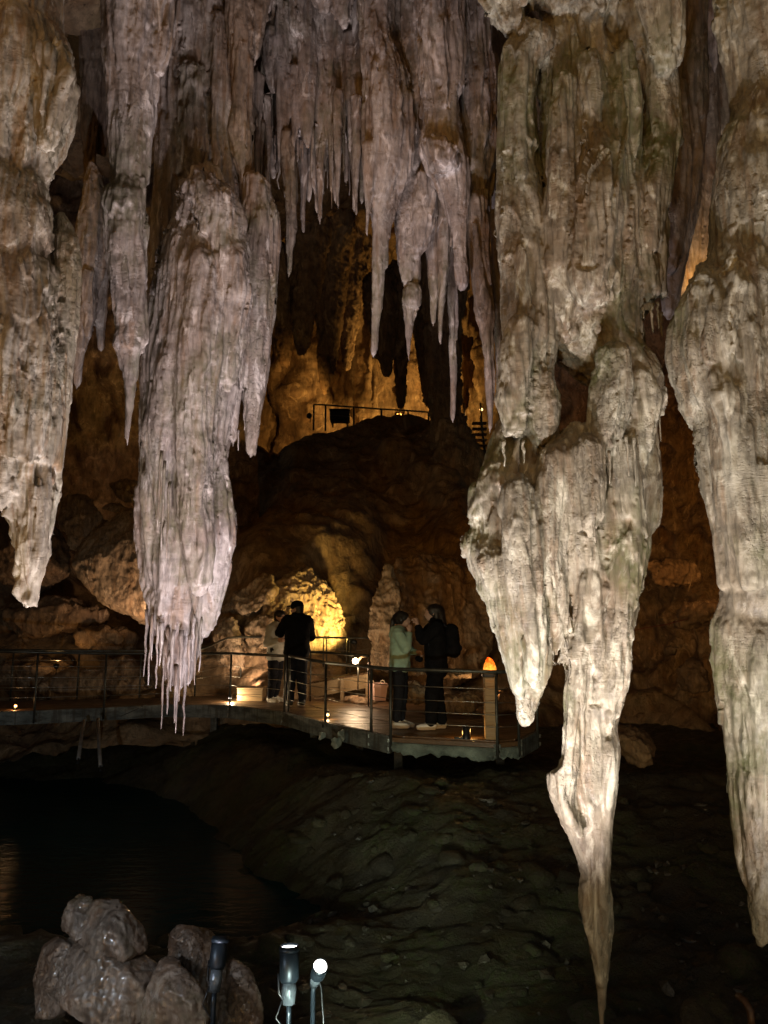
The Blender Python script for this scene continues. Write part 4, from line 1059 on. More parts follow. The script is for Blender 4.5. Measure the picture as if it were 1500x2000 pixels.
# the two slanted steel props under the left run
pr = empty('prop_legs', P(180, 1415, 13.3)); tag(pr, 'pair of slanted pale steel props under the left boardwalk run', 'prop')
for (x0, y0, x1, y1) in ((164, 1408, 153, 1482), (191, 1405, 196, 1497)):
    a, b = P(x0, y0, 13.25), P(x1, y1, 12.2)
    b[2] = min(b[2], a[2] - .3)
    local_parent(MB().tube([a, b], .03, 10).build('leg', M['steel_lt']), pr)
    dd = (Vector(b) - Vector(a)).normalized()
    local_parent(MB().tube([b, Vector(b) + dd * .12], .018, 8).build('foot', M['black']), pr)

def railing(label, pts, cables=(.2, .4, .6, .8), pr_=.019, rr=.024, nm='railing', bars=False, skip_posts=()):
    """pts: list of (x, y, zfoot, ztop)"""
    e = empty(nm, (pts[0][0], pts[0][1], pts[0][2])); tag(e, label, 'railing')
    for k, (x, y, a, b) in enumerate(pts):
        if k in skip_posts: continue
        po = local_parent(MB().tube([(x, y, a), (x, y, b)], pr_, 8).build('post', M['steel']), e)
        if a < -.1:
            for zc in (-.06, -.165):
                bk_ = MB().box((x, y + .012, zc), (.09, .012, .05), bev=.002).build('clamp', M['steel']); bk_.parent = po
    tops = [Vector((x, y, b)) for x, y, a, b in pts]
    local_parent(MB().tube(tops, rr, 8).build('top_rail', M['steel']), e)
    for c in cables:
        l = [Vector((x, y, max(a, min(a, 0) if False else a) + (b - a) * c)) for x, y, a, b in pts]
        local_parent(MB().tube(l, .0045, 5).build('cable', M['cable']), e)
    return e
ft = [(-90, 1270), (70, 1274), (205, 1276), (330, 1276), (450, 1276), (556, 1281), (636, 1294), (763, 1306), (970, 1312), (1012, 1311), (1043, 1308)]
rp_ = []
for k, ((x, y), (xt, yt)) in enumerate(zip(front, ft)):
    q = PZ(x, y, 0); zt = P(xt, yt, q[1])[2]
    nrm = Vector((0, -1, 0)) if k < 10 else Vector((.8, -.3, 0))
    rp_.append((q[0] + nrm.x * .055, q[1] + nrm.y * .055, -.21, zt))
def sub(lst, zf): return [(x, y, zf, zt) for x, y, _, zt in lst]
def cab_front(e_pts): pass
fr1 = rp_[:6]; fr2 = rp_[5:7]; fr3 = rp_[6:]
mid = tuple((np.array(fr3[0]) * .27 + np.array(fr3[1]) * .73))
e = railing('front railing along the left boardwalk run', fr1, (.36, .50, .64, .80))
e = railing('short front railing between the left run and the platform', [tuple(np.array(fr2[0]) + np.array((.07, 0, 0, 0)))] + fr2[1:], (.36, .50, .64, .80))
e = railing('railing around the front of the platform below the women', [fr3[0], mid] + fr3[1:], (.36, .50, .64, .80))
bl = []
for x, yf, yt in ((-90, 1370, 1268), (20, 1368, 1270), (150, 1366, 1271), (272, 1363, 1271), (380, 1360, 1269)):
    q = PZ(x, yf, 0); bl.append((q[0], q[1], 0, P(x, yt, q[1])[2]))
railing('rear railing along the left boardwalk run', bl, (.2, .4, .6, .8))
def pr4(*t):
    out = []
    for x, yf, yt, Yd in t: out.append((*P(x, yt, Yd)[:2], P(x, yf, Yd)[2], P(x, yt, Yd)[2]))
    return out
railing('curved handrail with slanting wires beside the wooden step', pr4((385, 1345, 1270, 14.9), (410, 1342, 1262, 15.3), (430, 1340, 1252, 15.7), (445, 1338, 1246, 16.0), (472, 1336, 1244, 16.3), (515, 1334, 1244, 16.4)), (.25, .42, .60, .8), pr_=.017, skip_posts=(0, 1, 2, 3))
railing('rear ramp railing between the pair and the flood lamp', pr4((585, 1348, 1245, 16.3), (632, 1340, 1245, 16.2), (638, 1340, 1245, 16.2), (677, 1334, 1246, 16.0), (684, 1344, 1246, 15.9), (722, 1320, 1246, 15.8)), (.45, .72), pr_=.014, skip_posts=(0, 5))
railing('back railing of the platform behind the dark-jacketed man', pr4((588, 1372, 1272, 14.9), (607, 1370, 1273, 14.8), (660, 1372, 1276, 14.4), (720, 1380, 1281, 13.9)), (.3, .55, .8), pr_=.014, skip_posts=(2,))
# ramp
rm = empty('ramp', P(650, 1340, 16)); tag(rm, 'brown boarded ramp rising right behind the platform', 'ramp')
a0, a1 = P(588, 1336, 15.6), P(725, 1312, 15.0); b0, b1 = a0 + np.array((0, 1.1, .0)), a1 + np.array((0, 1.1, 0))
n = 11
for k in range(n):
    t0, t1 = k / n, (k + .94) / n
    q = [a0 + (a1 - a0) * t0, a0 + (a1 - a0) * t1, b0 + (b1 - b0) * t1, b0 + (b1 - b0) * t0]
    vs = [(*w,) for w in q] + [(w[0], w[1], w[2] - .03) for w in q]
    local_parent(MB().add(vs, [(0, 1, 2, 3), (7, 6, 5, 4), (0, 4, 5, 1), (1, 5, 6, 2), (2, 6, 7, 3), (3, 7, 4, 0)]).build('plank', M['deck']), rm)
q = [a0 + np.array((0, -.03, -.03)), a1 + np.array((0, -.03, -.03))]
vs = [tuple(q[0]), tuple(q[1]), tuple(q[1] - np.array((0, 0, .26))), tuple(q[0] - np.array((0, 0, .26)))]; vs += [(x, y + .04, z) for x, y, z in vs]
local_parent(MB().add(vs, [(0, 1, 2, 3), (7, 6, 5, 4), (0, 4, 5, 1), (1, 5, 6, 2), (2, 6, 7, 3), (3, 7, 4, 0)]).build('side_board', M['step_wood']), rm)
for t in (.08, .6, .95):
    w = a0 + (a1 - a0) * t
    local_parent(MB().box((w[0], w[1] - .08, w[2] - .28), (.07, .07, .5), bev=.004).build('support_post', M['step_wood']), rm)
# wooden step
c0, c1 = P(461, 1361, 14.9), P(514, 1361, 15.0); cw = (c0 + c1) / 2; wd = c1[0] - c0[0]
stp = empty('wooden_step', (cw[0], cw[1] + .25, 0)); tag(stp, 'pale wooden box step lit by the small deck lamp', 'step')
for k in range(3): local_parent(MB().box((cw[0], cw[1] + .09 + k * .17, .235), (wd, .162, .03), bev=.004).build('tread_board', M['step_wood']), stp)
local_parent(MB().box((cw[0], cw[1] + .02, .17), (wd - .02, .025, .094), bev=.003).build('riser_board', M['step_wood']), stp)
local_parent(MB().box((cw[0], cw[1] + .02, .06), (wd - .02, .025, .114), bev=.003).build('riser_board', M['step_wood']), stp)
for s_ in (-1, 1): local_parent(MB().box((cw[0] + s_ * (wd / 2 - .03), cw[1] + .27, .11), (.03, .46, .215), bev=.003).build('side_board', M['step_wood']), stp)

# ---- upper terrace
tr = []
for x, yt in ((613, 790), (636, 791), (691, 795), (745, 799), (797, 802), (837, 805), (855, 806)):
    q = P(x, yt, 27.6); tr.append((q[0], q[1], q[2] - .98, q[2]))
railing('black railing on the upper terrace before the glowing wall', tr, (.33, .62), pr_=.035, rr=.032)
bx_ = empty('equipment_box', P(664, 828, 28.2)); tag(bx_, 'black box on short legs behind the terrace railing', 'box')
c = P(664, 814, 28.2)
local_parent(MB().box(c, (.74, .5, .40), bev=.03).build('body', M['black']), bx_)
local_parent(MB().box((c[0], c[1], c[2] + .22), (.78, .54, .05), bev=.01).build('lid', M['black']), bx_)
for sx in (-.28, .28):
    for sy_ in (-.18, .18): local_parent(MB().box((c[0] + sx, c[1] + sy_, c[2] - .28), (.06, .06, .18)).build('leg', M['black']), bx_)
# stairs right of the pillar
sb = P(934, 930, 25.0)
sta = empty('staircase', tuple(sb)); tag(sta, 'steep narrow stairs climbing past the dark pillar', 'stairs')
for k in range(10):
    c = P(936, 926 - k * 11, 24.6 + k * .16)
    local_parent(MB().box(c, (.50, .26, .05), bev=.006).build('tread', M['step_wood'] if k in (1, 6) else M['deck']), sta)  # two treads get paler wood in place of lamplight on them
for s_ in (-1, 1):
    a, b = P(936, 935, 24.5), P(936, 815, 26.1); a[0] += s_ * .29; b[0] = a[0]
    local_parent(MB().tube([a, b], .04, 6).build('stringer', M['steel']), sta)
    a2, b2 = P(936, 860, 25.6), P(936, 815, 26.1); a2[0] = b2[0] = a[0]; b2[2] += .5; a2[2] += .2
    local_parent(MB().tube([a2, b2], .03, 6).build('handrail', M['steel']), sta)

# ---- lamps
def light(parent, loc, tgt, e, col, ang=70, r=.03, blend=.7, point=False):
    l = bpy.data.lights.new('bulb', 'POINT' if point else 'SPOT'); l.energy = e; l.color = col; l.shadow_soft_size = r
    if not point: l.spot_size = rad(ang); l.spot_blend = blend
    o = bpy.data.objects.new('bulb', l); COL.objects.link(o); o.location = loc
    if tgt is not None: o.rotation_euler = (Vector(tgt) - Vector(loc)).to_track_quat('-Z', 'Y').to_euler()
    local_parent(o, parent); return o
M['lens_w'] = emit('lens_white', (1.0, .93, .86), 14)
M['lens_y'] = emit('lens_warm', (1.0, .55, .18), 5)
M['lens_off'] = simple('lens_off', (.05, .07, .09), .15, 0, .1)
def basis(loc, tgt):
    d = (Vector(tgt) - Vector(loc)).normalized(); return d.to_track_quat('Z', 'Y').to_matrix()
def spike_spot(label, head, tgt, foot, e, col, ang=75, lit=True, L=.17, R=.05, group='ground spotlights'):
    """cylinder spotlight on a stake; head = centre of the lens"""
    R3 = basis(head, tgt); hd = Vector(head); ax = R3 @ Vector((0, 0, 1))
    e_ = empty('spotlight', foot); tag(e_, label, 'spotlight', group)
    local_parent(MB().lathe([(0, -L), (R * .8, -L), (R, -L + .015), (R, 0), (R * .92, 0), (R * .9, -.012)], hd, 20, R3).build('housing', M['dark_metal']), e_)
    local_parent(MB().lathe([(R * .9, -.012), (0, -.010)], hd, 20, R3).build('lens', M['lens_w'] if lit else M['lens_off']), e_)
    nk = hd - ax * L
    local_parent(MB().lathe([(0, -.11), (R * .62, -.10), (R * .78, -.04), (R * .7, .004), (0, .004)], nk, 14, R3).build('collar', M['collar']), e_)
    local_parent(MB().tube([nk - ax * .10, nk - ax * .13 + Vector((0, 0, -.02)), Vector((nk.x - ax.x * .13, nk.y - ax.y * .13, foot[2]))], .013, 8).build('stake', M['dark_metal']), e_)
    local_parent(MB().lathe([(R * 1.0, -.03), (R * 1.07, -.028), (R * 1.07, -.012), (R * 1.0, -.010)], hd, 20, R3).build('rim_ring', M['dark_metal']), e_)
    sd_ = R3 @ Vector((1, 0, 0))
    local_parent(MB().tube([hd - ax * L * .75 + sd_ * R * 1.12, nk - ax * .05 + sd_ * R * 1.0, nk - ax * .12], .006, 6).build('yoke', M['black']), e_)
    local_parent(MB().tube([nk - ax * .07 + sd_ * R * .6, nk - ax * .16 + sd_ * R * 1.3, Vector((nk.x + .05, nk.y - .03, (nk.z + foot[2]) / 2)), Vector((nk.x + .03, nk.y - .04, foot[2] - .01))], .005, 6).build('power_cord', M['black']), e_)
    if lit: light(e_, hd + ax * .012, Vector(tgt), e, col, ang, R * .8)
    return e_
def flood(label, loc, tgt, e, col, ang=100, s=.10, warm=True, group=None):
    R3 = basis(loc, tgt); c = Vector(loc); e_ = empty('flood_lamp', loc); tag(e_, label, 'lamp', group)
    ax = R3 @ Vector((0, 0, 1))
    local_parent(MB().lathe([(0, -s * 1.3), (s * .5, -s * 1.25), (s * .75, -s * .6), (s, 0), (s * .9, 0), (s * .86, -.01)], c, 14, R3).build('housing', M['black']), e_)
    local_parent(MB().lathe([(s * .86, -.012), (0, -.008)], c, 14, R3).build('lens', M['lens_y'] if warm else M['lens_w']), e_)
    local_parent(MB().tube([c - ax * s * 1.2, c - ax * s * 1.2 + Vector((0, 0, -s * 2.2))], s * .16, 6).build('bracket', M['black']), e_)
    light(e_, c + ax * .015, Vector(tgt), e, col, ang, s * .6)
    return e_
COOL = (.93, .90, 1.0); NEUT = (1.0, .94, .82); WARM = (1.0, .70, .36); AMB = (1.0, .52, .13)
def gp(px, py, Yd): 
    q = P(px, py, Yd); return q
h1 = P(565, 1846, 4.3); spike_spot('lit white spotlight on a stake, aimed straight up', h1, h1 + np.array((-.03, .16, 1.2)), (h1[0], h1[1], gz1(h1[0], h1[1])), E1, COOL, 120)
h2 = P(626, 1886, 4.15); spike_spot('glaring spotlight head tilted toward the viewer', h2, h2 + np.array((.22, -.75, .75)), (h2[0], h2[1], gz1(h2[0], h2[1])), 12, NEUT, 90, R=.037, L=.12)
h3 = P(431, 1828, 4.3); spike_spot('unlit spotlight in front of the tall smooth boulder', h3, h3 + np.array((.05, .35, 1.2)), (h3[0], h3[1], gz1(h3[0], h3[1])), 0, COOL, lit=False, R=.043, L=.15)
# unseen spotlights placed below the frame to light the formations, rocks and boardwalk
for k, (x, y, z, tx, ty, tz, e, col, ang) in enumerate(sorted(FRONT_SPOTS)):
    spike_spot(f'unseen ground spotlight below the frame, place {("one", "two", "three", "four", "five", "six", "seven", "eight", "nine", "ten", "eleven", "twelve")[k]} from the left', (x, y, z), (tx, ty, tz), (x, y, gz1(x, y)), e, col, ang)
for lab, px, py, Yd, tx, ty, tz, e, col, ang, s in FLOODS:
    lo = P(px, py, Yd); flood(lab, lo, P(tx, ty, tz), e, col, ang, s)
# bare flood lamp by the ramp
q = P(694, 1291, 14.55)
fl = empty('flood_lamp', (q[0], q[1], q[2] - .5)); tag(fl, 'glaring round flood lamp on a bracket beside the rock pillar', 'lamp')
local_parent(MB().lathe([(0, -.055), (.04, -.04), (.058, 0), (.04, .04), (0, .055)], q, 14).build('bulb', emit('bulb_glow', (1, .72, .42), 30)), fl)
local_parent(MB().tube([q + np.array((.05, .03, .0)), q + np.array((.12, .05, .08)), q + np.array((.24, .08, .08))], .022, 8).build('arm', M['step_wood']), fl)
local_parent(MB().tube([q + np.array((.05, .03, -.02)), q + np.array((.05, .06, -.55))], .012, 8).build('stem', M['steel']), fl)
light(fl, q + np.array((0, -.09, 0)), None, E_BULB, (1, .68, .40), r=.06, point=True)
# small deck lamps
def deck_lamp(label, q, e, col, tgt=None, lens='lens_y'):
    d_ = empty('deck_lamp', tuple(q)); tag(d_, label, 'lamp', 'small deck lamps')
    local_parent(MB().lathe([(0, .12), (.022, .118), (.026, .09), (.026, .075)], q, 10).build('cap', M['black']), d_)
    local_parent(MB().lathe([(.02, .075), (.022, .06), (.02, .045)], q, 10).build('lens', M[lens]), d_)
    local_parent(MB().lathe([(.026, .045), (.03, .02), (.034, 0)], q, 10).build('base', M['black']), d_)
    light(d_, Vector(q) + Vector((0, -.05, .07)) if tgt is None else Vector(q) + Vector(tgt), None, e, col, r=.02, point=True)
deck_lamp('small bright deck lamp beside the wooden step', PZ(449, 1370, 0), E_DECK, (1, .74, .42), (.04, -.12, .09), 'lens_w')
deck_lamp('small deck lamp by the far left boardwalk edge', PZ(30, 1386, 0), 1.2, (1, .5, .18))
deck_lamp('small deck lamp at the platform corner below the railing post', PZ(640, 1404, 0), 2.0, (1, .62, .3))
q = PZ(911, 1443, 0); q[2] = 0
dl = empty('deck_lamp', tuple(q)); tag(dl, 'black ribbed lamp housing at the platform edge with an orange glow', 'lamp', 'small deck lamps')
local_parent(MB().lathe([(0, .17), (.02, .165), (.045, .14), (.05, .135), (.05, .06), (.055, .055), (.055, 0)], q, 14).build('housing', M['black']), dl)
local_parent(MB().box(q + np.array((-.09, 0, .012)), (.12, .05, .022), bev=.004).build('cable_clip', M['black']), dl)
light(dl, q + np.array((-.07, .05, .08)), None, 1.0, (1, .5, .12), r=.02, point=True)
light(dl, q + np.array((.09, .08, .10)), None, 1.0, (1, .55, .15), r=.02, point=True)

# salt lamp and its post
q = PZ(961, 1446, 0)
ps = empty('lamp_post', (q[0], q[1], 0)); tag(ps, 'square wooden post at the platform edge carrying the salt lamp', 'post')
S_ = S(961, 1400, q[1]); hw = 11.5 * S_; zt = P(961, 1312, q[1])[2]
local_parent(MB().box((q[0], q[1] + .1, (zt - .07) / 2), (2 * hw, 2 * hw, zt - .07), bev=.006).build('shaft', M['post_wood']), ps)
local_parent(MB().box((q[0], q[1] + .1, zt - .045), (2.5 * hw, 2.5 * hw, .05), bev=.006).build('cap', M['black']), ps)
def m_salt():
    m, nt, b = new_mat('salt_crystal')
    n = noise(nt, (1, 1, 1), 22, 6, .65)
    g = nd(nt, 'ShaderNodeTexCoord'); sx = nd(nt, 'ShaderNodeSeparateXYZ'); nt.links.new(g.outputs['Generated'], sx.inputs[0])
    k = math_n(nt, 'MULTIPLY', maprange(nt, n, .3, .7, .35, 1.3), maprange(nt, sx.outputs[2], 0, 1, 1.6, .45))
    c = ramp(nt, k, [(.0, (.30, .02, .0)), (.5, (.95, .13, .008)), (1, (1, .34, .04))])
    nt.links.new(c, b.inputs['Base Color']); nt.links.new(c, b.inputs['Emission Color'])
    nt.links.new(math_n(nt, 'MULTIPLY', k, .95), b.inputs['Emission Strength']); b.inputs['Roughness'].default_value = .4
    return m
c = Vector((q[0], q[1] + .1, zt - .018))
pts = []
rg = np.random.default_rng(4)
for z_, r_ in ((.0, 12.5), (.05, 13.6), (.10, 12.6), (.145, 9.5), (.18, 5.2), (.20, 1.5)):
    for k in range(7):
        a = 6.283 * k / 7 + z_ * 3; pts.append((c.x + r_ * S_ * rg.uniform(.85, 1.05) * math.cos(a), c.y + r_ * S_ * .8 * math.sin(a), c.z + z_ * rg.uniform(.94, 1.06)))
sl = hull_rock('salt_lamp', pts, 'glowing orange salt crystal lamp on the wooden post', m_salt(), .008, (.004, .004, .002), (10, 25, 60), 2, .006, cat='lamp', cuts=6)
light(sl, (c.x, c.y - .05, c.z + .27), None, .8, (1, .40, .08), r=.05, point=True)
light(sl, (c.x, c.y - .16, c.z + .04), None, .7, (1, .40, .08), r=.03, point=True)

# pink bucket
q = PZ(737, 1368, .02); S_ = S(737, 1350, q[1])
bk = empty('bucket', tuple(q)); tag(bk, 'pink-white square bucket with a rope handle behind the platform', 'bucket')
M['bucket'] = simple('bucket_plastic', (.75, .52, .47), .5, 0, .06)
bw, tw, hh_ = 15 * S_, 19 * S_, 33 * S_
def ringsq(w, z, rz=.5): return [(q[0] + w * (math.cos(rz) * a - math.sin(rz) * b), q[1] + w * (math.sin(rz) * a + math.cos(rz) * b), q[2] + z) for a, b in ((-.8, -.8), (0, -.86), (.8, -.8), (.86, 0), (.8, .8), (0, .86), (-.8, .8), (-.86, 0))]
vs = ringsq(bw, 0) + ringsq(tw, hh_) + ringsq(tw * .93, hh_) + ringsq(bw * .9, .03)
fs = [tuple(range(7, -1, -1)), tuple(24 + k for k in range(8))]
for l_ in range(3):
    for k in range(8): fs.append((l_ * 8 + k, l_ * 8 + (k + 1) % 8, l_ * 8 + 8 + (k + 1) % 8, l_ * 8 + 8 + k))
local_parent(MB().add(vs, fs).build('body', M['bucket']), bk)
vs = ringsq(tw * 1.04, hh_ - .03) + ringsq(tw * 1.04, hh_ - .055); fs = [(k, (k + 1) % 8, 8 + (k + 1) % 8, 8 + k) for k in range(8)]
local_parent(MB().add(vs, fs).build('rim_band', M['bucket']), bk)
M['rope'] = simple('rope', (.5, .42, .3), .8)
for ox in (-.6, .55):
    hp = [(q[0] + ox * tw + .045 * math.cos(a), q[1] - .55 * tw * (1 if ox > 0 else -.2), q[2] + hh_ - .01 + .07 * math.sin(a)) for a in np.linspace(math.pi, 0, 9)]
    local_parent(MB().tube(hp, .009, 6).build('handle', M['rope']), bk)
# torn pale sheets hanging at the fascia left of the platform
M['sheet'] = simple('torn_plastic', (.24, .27, .24), .45, 0, .3, 12, .01)
for k, (x, y, w, h_, lab) in enumerate(((666, 1437, 9, 13, 'upper torn pale plastic flap by the platform corner'), (656, 1450, 11, 12, 'lower torn pale plastic flap by the platform corner'), (628, 1436, 8, 9, 'small torn plastic scrap under the railing post'))):
    Yd = 11.0 - .1 * k; rg = np.random.default_rng(k + 3)
    cx = P(x, y, Yd); s_ = S(x, y, Yd); N = 14; vs = []
    for sgn in (0, .012):
        for j in range(N):
            a = 6.283 * j / N; rr0 = rg.uniform(.7, 1.1) if sgn == 0 else None
            if sgn == 0:
                vs.append((cx[0] + w * s_ * rr0 * math.cos(a), cx[1] + .06 * math.sin(2 * a + k), cx[2] + h_ * s_ * rr0 * math.sin(a)))
            else: vs.append(tuple(np.array(vs[j]) + np.array((0, sgn, 0))))
    vs += [(cx[0], cx[1] - .04, cx[2]), (cx[0], cx[1] - .028, cx[2])]
    fs = [(j, (j + 1) % N, 2 * N) for j in range(N)] + [(N + (j + 1) % N, N + j, 2 * N + 1) for j in range(N)] + [(j, N + j, N + (j + 1) % N, (j + 1) % N) for j in range(N)]
    o = MB().add(vs, fs, False).build('plastic_sheet', M['sheet']); rebase(o, cx); tag(o, lab, 'plastic sheet')
# loose cables
def cable(label, pts, r, mat, Ys):
    o = MB().tube([P(x, y, Yd) for (x, y), Yd in zip(pts, Ys)], r, 6).build('loose_cable', mat); tag(o, label, 'cable')
cable('thin cable drooping over the left fascia', [(236, 1399), (252, 1392), (270, 1384), (285, 1376)], .007, M['black'], [13.5, 13.6, 13.8, 13.9])
M['red_cable'] = simple('red_cable', (.16, .02, .012), .5)
cable('red cable lying on the dark right slope', [(1228, 1234), (1262, 1226), (1300, 1220), (1345, 1208)], .006, M['red_cable'], [12.3, 12.3, 12.2, 12.2])
cable('thin rod leaning on the right slope', [(1344, 1155), (1350, 1135), (1356, 1117)], .010, M['step_wood'], [12.6, 12.6, 12.6])
cable('yellowish pipe end curving up in the bottom right corner', [(1440, 1945), (1455, 1955), (1466, 1975), (1470, 2020)], .02, M['deck'], [4.6, 4.55, 4.5, 4.5])
print('built', N_TRI[0], time.time() - T0)

# ================================================================== people
M['skin'] = simple('skin', (.42, .25, .18), .55, 0, .08)
M['hair'] = simple('dark_hair', (.014, .010, .008), .45, 0, .4, 120, .004)
M['cloth_black'] = simple('black_cloth', (.006, .006, .007), .95, 0, .3, 90, .003, spec=.08)
M['cloth_navy'] = simple('dark_trousers', (.016, .016, .020), .95, 0, .3, 90, .003, spec=.08)
M['cloth_green'] = simple('pale_green_cloth', (.30, .42, .32), .85, 0, .10, 90, .003)
M['cloth_grey'] = simple('pale_grey_cloth', (.42, .41, .37), .85, 0, .10, 90, .003)
M['shoe_white'] = simple('white_shoe', (.62, .60, .56), .6, 0, .15, 60, .003)
M['shoe_black'] = simple('black_shoe', (.02, .02, .022), .5, 0, .2)

class Person:
    """joints in metres: f forward, s to the person's left, z up; phi = facing direction in the ground plane"""
    def __init__(s, name, loc, phi, label, H=1.7):
        s.c, s.n = math.cos(phi), math.sin(phi); s.k = H / 1.7
        s.e = empty(name, loc); tag(s.e, label, 'person', 'visitors on the boardwalk')
        s.loc = np.array(loc, float)
    def w(s, q):
        f, l, z = q[:3]; k = s.k
        return (k * (f * s.c - l * s.n), k * (f * s.n + l * s.c), k * z)
    def chain(s, *pts):
        a = [(*s.w(q), q[3] * s.k) for q in pts]
        return [(*a[i], *a[i + 1]) for i in range(len(a) - 1)] if len(a) > 1 else [(*a[0], *a[0])]
    def part(s, name, chains, mat, h=.010, k=.03, fold=0.0, carve=(), parent=None, seed=0):
        G = [s.chain(*c) for c in chains]
        cv = [q for c in carve for q in s.chain(*c)]
        v, f, r, g = implicit(G, h, k, cv)
        if fold: v = v + g * (fold * (ridged(v + seed, (7, 7, 13), 2, seed) - .5) + fold * .6 * fbm(v, (5, 5, 8), 2, .5, seed))[:, None]
        o = mesh_np(name, v, f, mat); N_TRI[0] += 2 * len(f)
        o.parent = parent or s.e
        return o
def arm(sh, el, wr, r=(.048, .040, .026)):
    return [(*sh, r[0]), (*el, r[1]), (*wr, r[2])]
def hand(wr, d, n, curl=.6):
    """palm, four bent fingers of different length and a thumb; d along the hand, n out of the palm"""
    wr = np.array(wr); d = np.array(d, float); d /= np.linalg.norm(d); n = np.array(n, float); n -= d * (n @ d); n /= np.linalg.norm(n)
    b = np.cross(d, n)
    out = [[(*wr, .024), (*(wr + d * .05), .030), (*(wr + d * .085), .026)], [(*(wr + d * .04 + b * .02), .020), (*(wr + d * .085 + b * .026), .014)], [(*(wr + d * .04 - b * .02), .020), (*(wr + d * .085 - b * .026), .014)]]
    for o, L in ((.030, .070), (.010, .080), (-.010, .074), (-.029, .058)):
        a = wr + d * .085 + b * o; m = a + (d * math.cos(curl) + n * math.sin(curl)) * L * .5; e = m + (d * math.cos(2.2 * curl) + n * math.sin(2.2 * curl)) * L * .5
        out.append([(*a, .0098), (*m, .0092), (*e, .0080)])
    a = wr + d * .03 + b * .026; m = a + (d * .5 + b * .7 + n * .4) / 1.0 * .035; e = m + (d * .8 + n * .5) * .03
    out.append([(*a, .013), (*m, .011), (*e, .009)])
    return out
def head_chains(dz=0, df=0, turn=0):
    """turn: head yaw relative to the body"""
    c, n = math.cos(turn), math.sin(turn)
    def q(f, s_, z, r): return (df + f * c - s_ * n, f * n + s_ * c, z + dz, r)
    return [[q(-.012, 0, 1.615, .090), q(.010, 0, 1.600, .086)], [q(.020, 0, 1.565, .072), q(.050, 0, 1.515, .040)], [q(.060, .0, 1.555, .045), q(.066, 0, 1.545, .042)],
            [q(.088, 0, 1.590, .010), q(.108, 0, 1.557, .013)], [q(.085, .02, 1.612, .012), q(.085, -.02, 1.612, .012)], [q(.088, .014, 1.527, .008), q(.088, -.014, 1.527, .008)],
            [q(-.005, .080, 1.595, .018), q(-.004, .082, 1.565, .013)], [q(-.005, -.080, 1.595, .018), q(-.004, -.082, 1.565, .013)]], q
def torso():
    return [[(0, .06, .93, .10), (0, -.06, .93, .10)], [(0, .04, 1.02, .098), (.01, 0, 1.25, .115)], [(0, -.04, 1.02, .098), (.01, 0, 1.25, .115)], [(0, .12, 1.36, .075), (0, -.12, 1.36, .075)], [(-.005, 0, 1.38, .065), (.005, 0, 1.52, .052)]]
def legs(off=((0, .085), (0, -.085)), stance=((0, .09), (0, -.09))):
    out = []
    for (hf, hs), (af, as_) in zip(off, stance):
        out.append([(hf, hs, .90, .088), ((hf + af) / 2 + .02, (hs + as_) / 2, .49, .058), (af - .015, as_, .09, .040)])
    return out
def feet(stance):
    return [[(f - .035, s_, .05, .036), (f + .06, s_, .045, .034), (f + .13, s_, .032, .026)] for f, s_ in stance]
def clothes_legs(P_, stance, mat, seed, wide=0.0):
    ch = [[(0, .06, .95, .125), (0, -.06, .95, .125)]]
    for (f, s_), sg in zip(stance, (1, -1)):
        ch.append([(0, sg * .085, .88, .108), (f / 2 + .02, sg * .085 * .5 + s_ * .5, .50, .078 + wide), (f - .012, s_, .115, .056 + wide)])
    P_.part('trousers', ch, mat, .015, .03, .008, seed=seed)
def shoes(P_, stance, mat, dirs=None, sole=None):
    for (f, s_) in stance:
        o = P_.part('shoe', [[(f - .05, s_, .052, .044), (f + .05, s_, .050, .044), (f + .14, s_, .040, .036), (f + .165, s_, .036, .030)], [(f - .03, s_, .085, .046), (f + .03, s_, .075, .040)]], mat, .010, .02)
        P_.part('sole', [[(f - .06, s_ + .012, .016, .018), (f + .17, s_ + .012, .016, .016)], [(f - .06, s_ - .012, .016, .018), (f + .17, s_ - .012, .016, .016)], [(f + .02, s_ + .02, .016, .018), (f + .13, s_ + .02, .016, .018)], [(f + .02, s_ - .02, .016, .018), (f + .13, s_ - .02, .016, .018)]], sole or mat, .010, .02, parent=o)

# --- dark-haired woman in a pale green hoodie, hand near her chin, facing right
base = PZ(781, 1421, .012)
A = Person('person', base, rad(-12), 'person in a pale green hoodie with a dark ponytail, facing right on the platform', 1.60)
hc, q = head_chains(-.01, .05)
st = ((.02, .07), (-.03, -.07))
LA = ((.0, .17, 1.37), (.10, .20, 1.12), (.24, .09, 1.10)); RA = ((.02, -.17, 1.37), (.13, -.19, 1.16), (.16, -.06, 1.40))
body = hc + torso() + legs(stance=st) + feet(st) + [arm(*LA), arm(*RA)] + hand(LA[2], (.9, -.2, -.1), (0, -.3, -1), .9) + hand(RA[2], (.1, .35, 1), (-.8, .5, 0), .8)
A.part('body', body, M['skin'], .0095, .018, carve=[[q(.098, .034, 1.588, .012)], [q(.098, -.034, 1.588, .012)]])
A.part('hoodie', [[(0, .07, .90, .135), (0, -.07, .90, .135)], [(0, .05, .92, .14), (.01, .03, 1.28, .14)], [(0, -.05, .92, .14), (.01, -.03, 1.28, .14)], [(-.005, .13, 1.37, .088), (-.005, -.13, 1.37, .088)], [(-.01, .05, 1.42, .08), (-.01, -.05, 1.42, .08)],
    [(-.07, .05, 1.43, .06), (-.07, -.05, 1.43, .06)], [(-.10, 0, 1.36, .06), (-.08, 0, 1.30, .05)],
    [(*LA[0], .075), (*LA[1], .072), (.215, .10, 1.10, .048)], [(*RA[0], .075), (*RA[1], .075), (.16, -.075, 1.36, .05)]], M['cloth_green'], .016, .035, .010, seed=3)
clothes_legs(A, st, M['cloth_navy'], 4)
shoes(A, st, M['shoe_white'])
